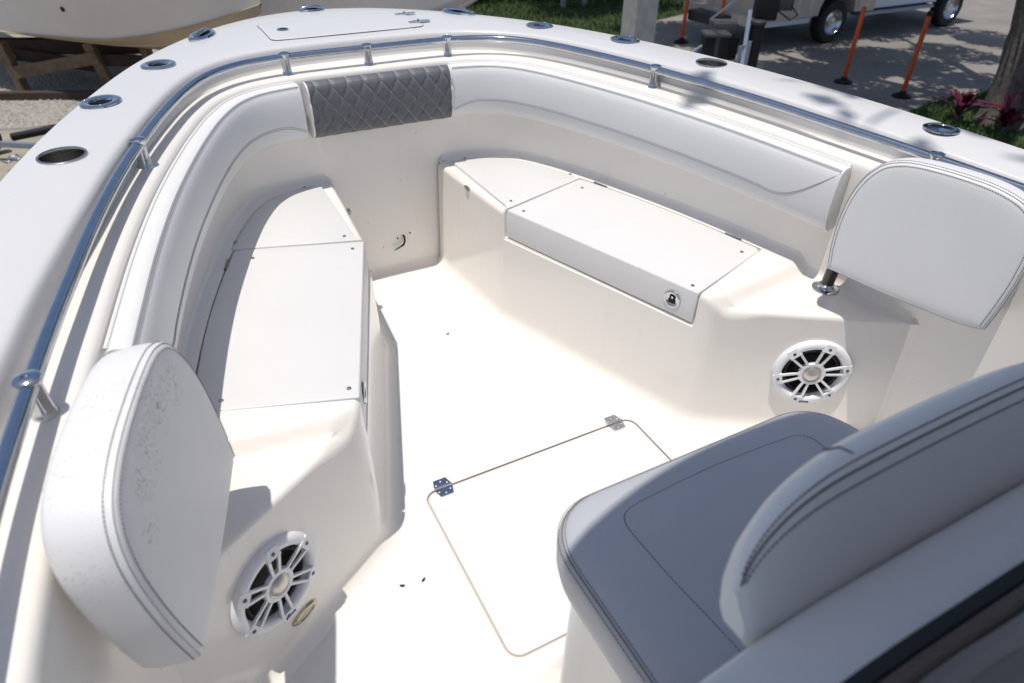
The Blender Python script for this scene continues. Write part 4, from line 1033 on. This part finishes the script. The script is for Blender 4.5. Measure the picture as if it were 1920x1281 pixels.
# ---- concrete pillar -------------------------------------------------------
bm = bmesh.new(); bmesh.ops.create_cube(bm, size=1); bmesh.ops.scale(bm, vec=(.276, .276, 3.4), verts=bm.verts); bmesh.ops.bevel(bm, geom=[e for e in bm.edges if abs(e.verts[0].co.z-e.verts[1].co.z) > 1], offset=.012, segments=2, affect='EDGES')
pil = bm_obj('concrete_pillar', bm, 'concrete', None, True, 30); pil.location = (4.178, 5.708, G+1.7); tag(pil, 'square grey concrete pillar rising behind the starboard gunwale', 'pillar')
# ---- orange marker poles ---------------------------------------------------
def pole(x, y, h, tilt, lab, cap=True):
    root = tag(empty('marker_pole', (x, y, G)), lab, 'pole', 'orange marker poles')
    MB().lathe([(.0, .0), (.15, .0), (.15, .025), (.10, .05), (.05, .07), (.045, .10), (.0, .10)], n=20).build('base', 'black_plastic', root)
    MB().tube([(0, 0, .05), (tilt[0], tilt[1], h)], .036, 12).build('tube', 'orange', root)
    if cap: MB().lathe([(.037, -.03), (.041, -.03), (.041, .03), (.0, .045)], (tilt[0], tilt[1], h), n=14).build('cap', 'black_plastic', root)
pole(9.92, 7.31, 1.19, (0, 0), 'orange pole in front of the truck rear wheel', False)
pole(10.1, 6.29, 1.24, (0, 0), 'orange pole nearest the big tree, in line with the truck front wheel')
pole(9.31, 10.93, 1.25, (.02, 0), 'orange pole just right of the concrete pillar')
pole(9.55, 10.15, 1.25, (.02, .0), 'orange pole behind the black battery box')
# ---- service truck ---------------------------------------------------------
tr = tag(empty('service_truck', (12.8, 10.6, G)), 'cream service truck with white cab parked on the drive', 'truck')
def T(o): o.parent = tr; o.matrix_parent_inverse = Matrix.Translation((-12.8, -10.6, -G)); return o
def prism(poly, y0, y1, name, material, bev=.02):
    bm = bmesh.new(); a = [bm.verts.new((x, y0, z)) for x, z in poly]; b = [bm.verts.new((x, y1, z)) for x, z in poly]; n = len(poly); bm.faces.new(a); bm.faces.new(list(reversed(b)))
    for k in range(n): bm.faces.new((a[k], b[k], b[(k+1) % n], a[(k+1) % n]))
    if bev: bmesh.ops.bevel(bm, geom=[e for e in bm.edges if e.calc_face_angle(0) > .6], offset=bev, segments=2, affect='EDGES')
    return bm_obj(name, bm, material, None, True, 35)
def arch(cx, cz, r, n=12): return [(cx-r*math.cos(math.pi*k/n), cz+r*math.sin(math.pi*k/n)*1.02) for k in range(n+1)]
zb = G+.55
box_poly = [(9.95, zb)]+arch(12.04, zb+.02, .52)+[(13.15, zb), (13.15, zb+1.9), (9.95, zb+1.9)]
T(prism(box_poly, 9.52, 11.55, 'service_body', 'truck_cream'))
cab = [(13.2, zb+.02), (15.15, zb+.02)]+arch(15.82, zb, .55)+[(16.9, zb+.05), (16.9, zb+.62), (15.6, zb+.75), (15.0, zb+1.5), (13.2, zb+1.55)]
T(prism(cab, 9.6, 11.5, 'cab', 'truck_white', .03))
for x0, x1 in ((10.05, 10.95), (12.62, 13.08)):
    T(prism([(x0, zb+.08), (x1, zb+.08), (x1, zb+1.1), (x0, zb+1.1)], 9.505, 9.53, 'door', 'truck_cream', .006))
T(prism([(10.0, zb-.10), (11.35, zb-.10), (11.35, zb+.0), (10.0, zb+.0)], 9.56, 9.7, 'skirt', 'truck_white', .01)); T(prism([(12.75, zb-.08), (15.1, zb-.08), (15.1, zb-.02), (12.75, zb-.02)], 9.5, 9.75, 'running_board', 'galvanised', .01))
T(prism([(9.72, zb-.05), (10.0, zb-.05), (10.0, zb+.12), (9.72, zb+.12)], 9.6, 11.5, 'bumper', 'truck_cream', .02))
T(prism([(13.3, zb+.85), (14.9, zb+.85), (14.75, zb+1.4), (13.35, zb+1.4)], 9.59, 9.62, 'window', 'dark_glass', .005))
T(prism([(10.35, zb+.22), (10.47, zb+.22), (10.47, zb+.27), (10.35, zb+.27)], 9.49, 9.51, 'side_marker', 'red_lamp', .004))
ring_ = MB().lathe([(.085, 0), (.115, 0), (.115, .006), (.085, .006)], (12.80, 9.503, zb+.42), (0, -1, 0), 24); T(ring_.build('emblem', 'black_plastic')); T(MB().box((13.0, 9.50, zb+.26), (.09, .006, .05)).build('lettering', 'print_blue', smooth=False))
for x in (12.04, 15.82):
    for y, s in ((9.66, -1), (11.35, 1)):
        wh = MB().lathe([(.24, -.13), (.36, -.135), (.40, -.10), (.405, 0), (.40, .10), (.36, .135), (.24, .13)], (x, y, G+.405), (0, s, 0), 36); o = T(wh.build('wheel', 'rubber'))
        rm = MB().lathe([(.245, .128), (.235, .10), (.20, .05), (.16, .03), (.10, .045), (.085, .10), (0, .105)], (x, y, G+.405), (0, s, 0), 30); r_ = rm.build('rim', 'chrome_wheel'); r_.parent = o
ax_ = MB().box((12.9, 10.5, zb-.02), (7.0, .9, .18)); T(ax_.build('chassis', 'dark_metal', smooth=False))
# ---- trailer tongue with battery box and jack ------------------------------
tl = tag(empty('trailer_tongue', (5.7, 5.75, G)), 'boat trailer tongue with black battery box, winch post and jack behind the starboard gunwale', 'trailer')
def TL(o): o.parent = tl; o.matrix_parent_inverse = Matrix.Translation((-5.7, -5.75, -G)); return o
rot = Matrix.Rotation(R(-27), 3, 'Z')
bx = MB().box((5.46, 5.86, -.47), (.28, .24, .30), rot); TL(bx.build('battery_box', 'black_plastic', bevel=.012)); bx = MB().box((5.46, 5.86, -.305), (.31, .27, .035), rot); TL(bx.build('box_lid', 'grey_plastic', bevel=.008))
bx = MB().box((5.46, 5.86, -.45), (.05, .255, .34), rot); TL(bx.build('strap', 'dark_metal', smooth=False))
bx = MB().box((5.74, 6.05, -.30), (.30, .30, .16), rot); TL(bx.build('tool_box', 'grey_plastic', bevel=.02)); bx = MB().box((5.70, 5.98, -.50), (.34, .20, .26), rot); TL(bx.build('bracket', 'black_plastic', smooth=False))
TL(MB().tube([(5.87, 5.62, G), (5.87, 5.62, -.18)], .082, 18).build('winch_post', 'black_plastic')); TL(MB().lathe([(.09, 0), (.092, .03), (.06, .05), (0, .05)], (5.87, 5.62, -.19), n=18).build('post_cap', 'dark_metal'))
hd = MB().box((6.00, 5.68, .02), (.24, .24, .36), rot); TL(hd.build('winch_head', 'black_plastic', bevel=.03)); hd = MB().box((6.20, 5.62, .04), (.20, .2, .20), rot); TL(hd.build('winch_motor', 'dark_metal', bevel=.02))
TL(MB().beam((5.60, 5.48, -.70), (5.80, 5.72, -.05), .045, .03).build('brace', 'galvanised', smooth=False)); TL(MB().beam((5.64, 5.56, -.64), (5.64, 5.58, -.40), .10, .02).build('jack_plate', 'galvanised', smooth=False)); TL(MB().tube([(5.70, 5.53, -.9), (5.70, 5.53, -.35)], .024, 10).build('jack', 'galvanised'))
TL(MB().tube([(5.70, 5.53, -.9), (5.70, 5.53, G)], .03, 10).build('jack_foot', 'dark_metal'))
TL(MB().beam((5.55, 6.1, -.20), (5.78, 5.88, .08), .035, .02).build('brace', 'galvanised', smooth=False)); TL(MB().beam((5.0, 6.0, -.66), (5.36, 5.94, -.46), .05, .05).build('rail', 'galvanised', smooth=False))
TL(MB().beam((5.0, 6.1, -.78), (5.95, 5.62, -.78), .1, .1).build('frame', 'galvanised', smooth=False)); 
TL(MB().tube([(6.1, 5.6, -.05), (6.25, 5.5, -.16), (6.3, 5.45, -.10), (6.22, 5.5, 0)], .009, 7).build('cable', 'black_plastic'))
# ---- neighbouring boats ----------------------------------------------------
def hull_boat(name, bow, direction, L, Bm, keel, chine, sheer, lab, rake=.5, tan=True, holes=(), hullmat='hull_cream'):
    root = tag(empty(name, (bow[0], bow[1], G)), lab, 'boat', 'boats stored ashore'); d = Vector((*direction, 0)).normalized(); sd_ = Vector((-d.y, d.x, 0)); bw = Vector((bow[0], bow[1], 0)); inv = Matrix.Translation((-bow[0], -bow[1], -G))
    def add(o): o.parent = root; o.matrix_parent_inverse = inv; return o
    N = 28; top = {1: [], -1: []}; bot = {1: [], -1: []}
    def sec(t):      # t 0 at the bow, 1 at the transom
        b = Bm/2*(1-(1-min(1, t*1.9))**2.2); bc = Bm/2*.86*(1-(1-min(1, t*1.7))**1.6); zk = keel+(sheer-keel)*.42*(max(0, 1-t*4.2))**2; zc = chine+(sheer-chine)*.40*(max(0, 1-t*3.0))**1.6
        zc = max(zc, zk+.01); zs = sheer+.25*max(0, 1-t*2)**2
        return b, bc, zk, zc, zs
    topr, botr, strk = [], [], []
    for k in range(N+1):
        t = (k/N)**1.4; b, bc, zk, zc, zs = sec(t); c = bw-d*(L*t)
        fwd_c = -d*rake*.55*(1-t)**3; fwd_k = -d*rake*(1-t)**3
        topr.append([c+sd_*b+Vector((0, 0, zs)), c+sd_*lerp(b, bc, .35)+fwd_c*.35+Vector((0, 0, lerp(zs, zc, .38))), c+sd_*lerp(b, bc, .75)+fwd_c*.8+Vector((0, 0, lerp(zs, zc, .75))), c+sd_*bc+fwd_c+Vector((0, 0, zc+.03))])
        strk.append([c+sd_*bc+fwd_c+Vector((0, 0, zc+.03)), c+sd_*(bc+.025)+fwd_c+Vector((0, 0, zc+.02)), c+sd_*(bc-.005)+fwd_c+Vector((0, 0, zc))])
        botr.append([c+sd_*(bc-.005)+fwd_c+Vector((0, 0, zc)), c+sd_*bc*.62+fwd_c*1.1+Vector((0, 0, lerp(zc, zk, .42)-.0)), c+sd_*(bc*.60)+fwd_c*1.1+Vector((0, 0, lerp(zc, zk, .42)-.025)), c+sd_*bc*.3+fwd_c*1.15+Vector((0, 0, lerp(zc, zk, .72))), c+fwd_k+Vector((0, 0, zk))])
    def both(rows_): 
        def mr(p): q = p-bw; s = q.dot(sd_); return p-sd_*2*s
        return [[mr(p) for p in reversed(r)] for r in rows_]
    for nm, rw, mt in (('topside', topr, hullmat), ('chine_strake', strk, 'hull_tan' if tan else hullmat), ('bottom', botr, 'hull_tan' if tan else hullmat)):
        add(loft(nm, rw, mt, None, sharp=30)); add(loft(nm, both(rw), mt, None, sharp=30))
    # deck and transom close the shell
    dk = [[r[0], bw+(-d)*((r[0]-bw).dot(-d))+Vector((0, 0, r[0].z+.05)), both([r])[0][-1]] for r in topr]; add(loft('deck', dk, hullmat, None))
    last = topr[-1]+botr[-1]; lm_ = both([topr[-1]])[0], both([botr[-1]])[0]; tv = topr[-1]+botr[-1][1:]+list(lm_[1])[1:]+list(lm_[0]); add(mesh_obj('transom', tv, [tuple(range(len(tv)))], hullmat, None, False))
    for t, hz, s in holes:
        b, bc, zk, zc, zs = sec(t); c = bw-d*(L*t)+sd_*s*(lerp(bc, b, (hz-zc)/(zs-zc))+.004)+(-d*rake*.55*(1-t)**3)*(1-(hz-zc)/(zs-zc)); 
        add(MB().lathe([(0, .012), (.022, .012), (.034, .006), (.036, -.01)], (c.x, c.y, hz), sd_*s, 14).build('through_hull', 'black_plastic'))
    return root
hull_boat('stored_boat', (.95, 9.55), (.60, -.80), 8.0, 2.5, -1.05, -.80, .55, 'grey-cream boat hull with tan bottom propped on timber at upper left', .25, True, ((.36, -.38, -1), (.40, -.12, -1), (.60, -.42, -1)))
hull_boat('stored_boat', (6.3, 11.2), (.89, -.46), 7.5, 2.4, -1.15, -.95, .55, 'pale boat hull with raked stem behind the foredeck', 1.5, False, hullmat='hull_white')
hull_boat('stored_boat', (-3.4, 17.2), (.8, -.6), 7.0, 2.4, -1.2, -1.0, .4, 'small white hull seen beneath the propped hull at far left', .8, False, hullmat='hull_white')
# ---- timber cribbing under the near hull -----------------------------------
cb = tag(empty('timber_cribbing', (-1.6, 12.3, G)), 'weathered timber frame propping the grey-cream hull', 'cribbing')
def CB(o): o.parent = cb; o.matrix_parent_inverse = Matrix.Translation((1.6, -12.3, -G)); return o
for a, b, w_, h_, mt in (((-2.55, 12.7, G), (-2.62, 12.75, -.98), .13, .13, 'wood'), ((-1.28, 12.05, G), (-1.42, 12.1, -.98), .14, .14, 'wood'), ((-2.6, 12.62, -1.42), (-1.35, 11.98, -1.18), .05, .18, 'wood'), ((-2.5, 12.86, -1.2), (-1.3, 12.26, -1.4), .05, .18, 'wood_dark'), ((-2.8, 13.2, -1.12), (-.6, 12.2, -1.12), .2, .22, 'wood_dark'), ((-3.0, 12.5, G+.06), (-1.2, 11.7, G+.06), .14, .12, 'wood_dark'), ((-.62, 11.8, G), (-.66, 11.85, -1.0), .13, .13, 'wood'), ((-1.35, 12.15, -1.25), (-.6, 11.9, -1.3), .05, .18, 'wood_dark')):
    CB(MB().beam(a, b, w_, h_).build('beam', mt, smooth=False, bevel=.006))
# ---- keel blocks under our own boat ----------------------------------------
for y, lab in ((.9, 'timber keel block under the forward hull of the white boat'), (-1.6, 'timber keel block under the after hull of the white boat')):
    o = MB().box((0, y, -1.46), (.9, .3, .58)).build('keel_block', 'wood', smooth=False, bevel=.01); tag(o, lab, 'block', 'keel blocks under the boat')
# ---- small trailer dolly on the path at far left ----------------------------
dl = tag(empty('trailer_dolly', (-2.5, 9.2, G)), 'dark trailer wheel with black handle bar beside the port gunwale', 'dolly')
def DL(o): o.parent = dl; o.matrix_parent_inverse = Matrix.Translation((2.5, -9.2, -G)); return o
DL(MB().lathe([(.10, -.08), (.19, -.085), (.225, -.05), (.23, 0), (.225, .05), (.19, .085), (.10, .08)], (-2.82, 9.75, G+.23), (.35, -.94, 0), 28).build('wheel', 'rubber')); DL(MB().lathe([(.10, .07), (.05, .05), (.03, .09), (0, .09)], (-2.82, 9.75, G+.23), (.35, -.94, 0), 20).build('rim', 'dark_metal'))
DL(MB().tube([(-2.45, 9.55, G+.25), (-1.9, 9.45, G+.32)], .05, 12).build('handle_bar', 'black_plastic')); DL(MB().beam((-2.82, 9.6, G+.22), (-2.0, 9.1, G+.20), .06, .06).build('frame', 'galvanised', smooth=False))
for k in range(7):
    a = Vector((-2.55+k*.07, 9.05+.03*(k % 2), G+.12+.015*(k % 3))); DL(MB().lathe([(.028, -.008), (.036, 0), (.028, .008), (.020, 0), (.028, -.008)], a, (rg.uniform(-1, 1), rg.uniform(-1, 1), .4), 12, sx=1.4).build('chain_link', 'galvanised'))
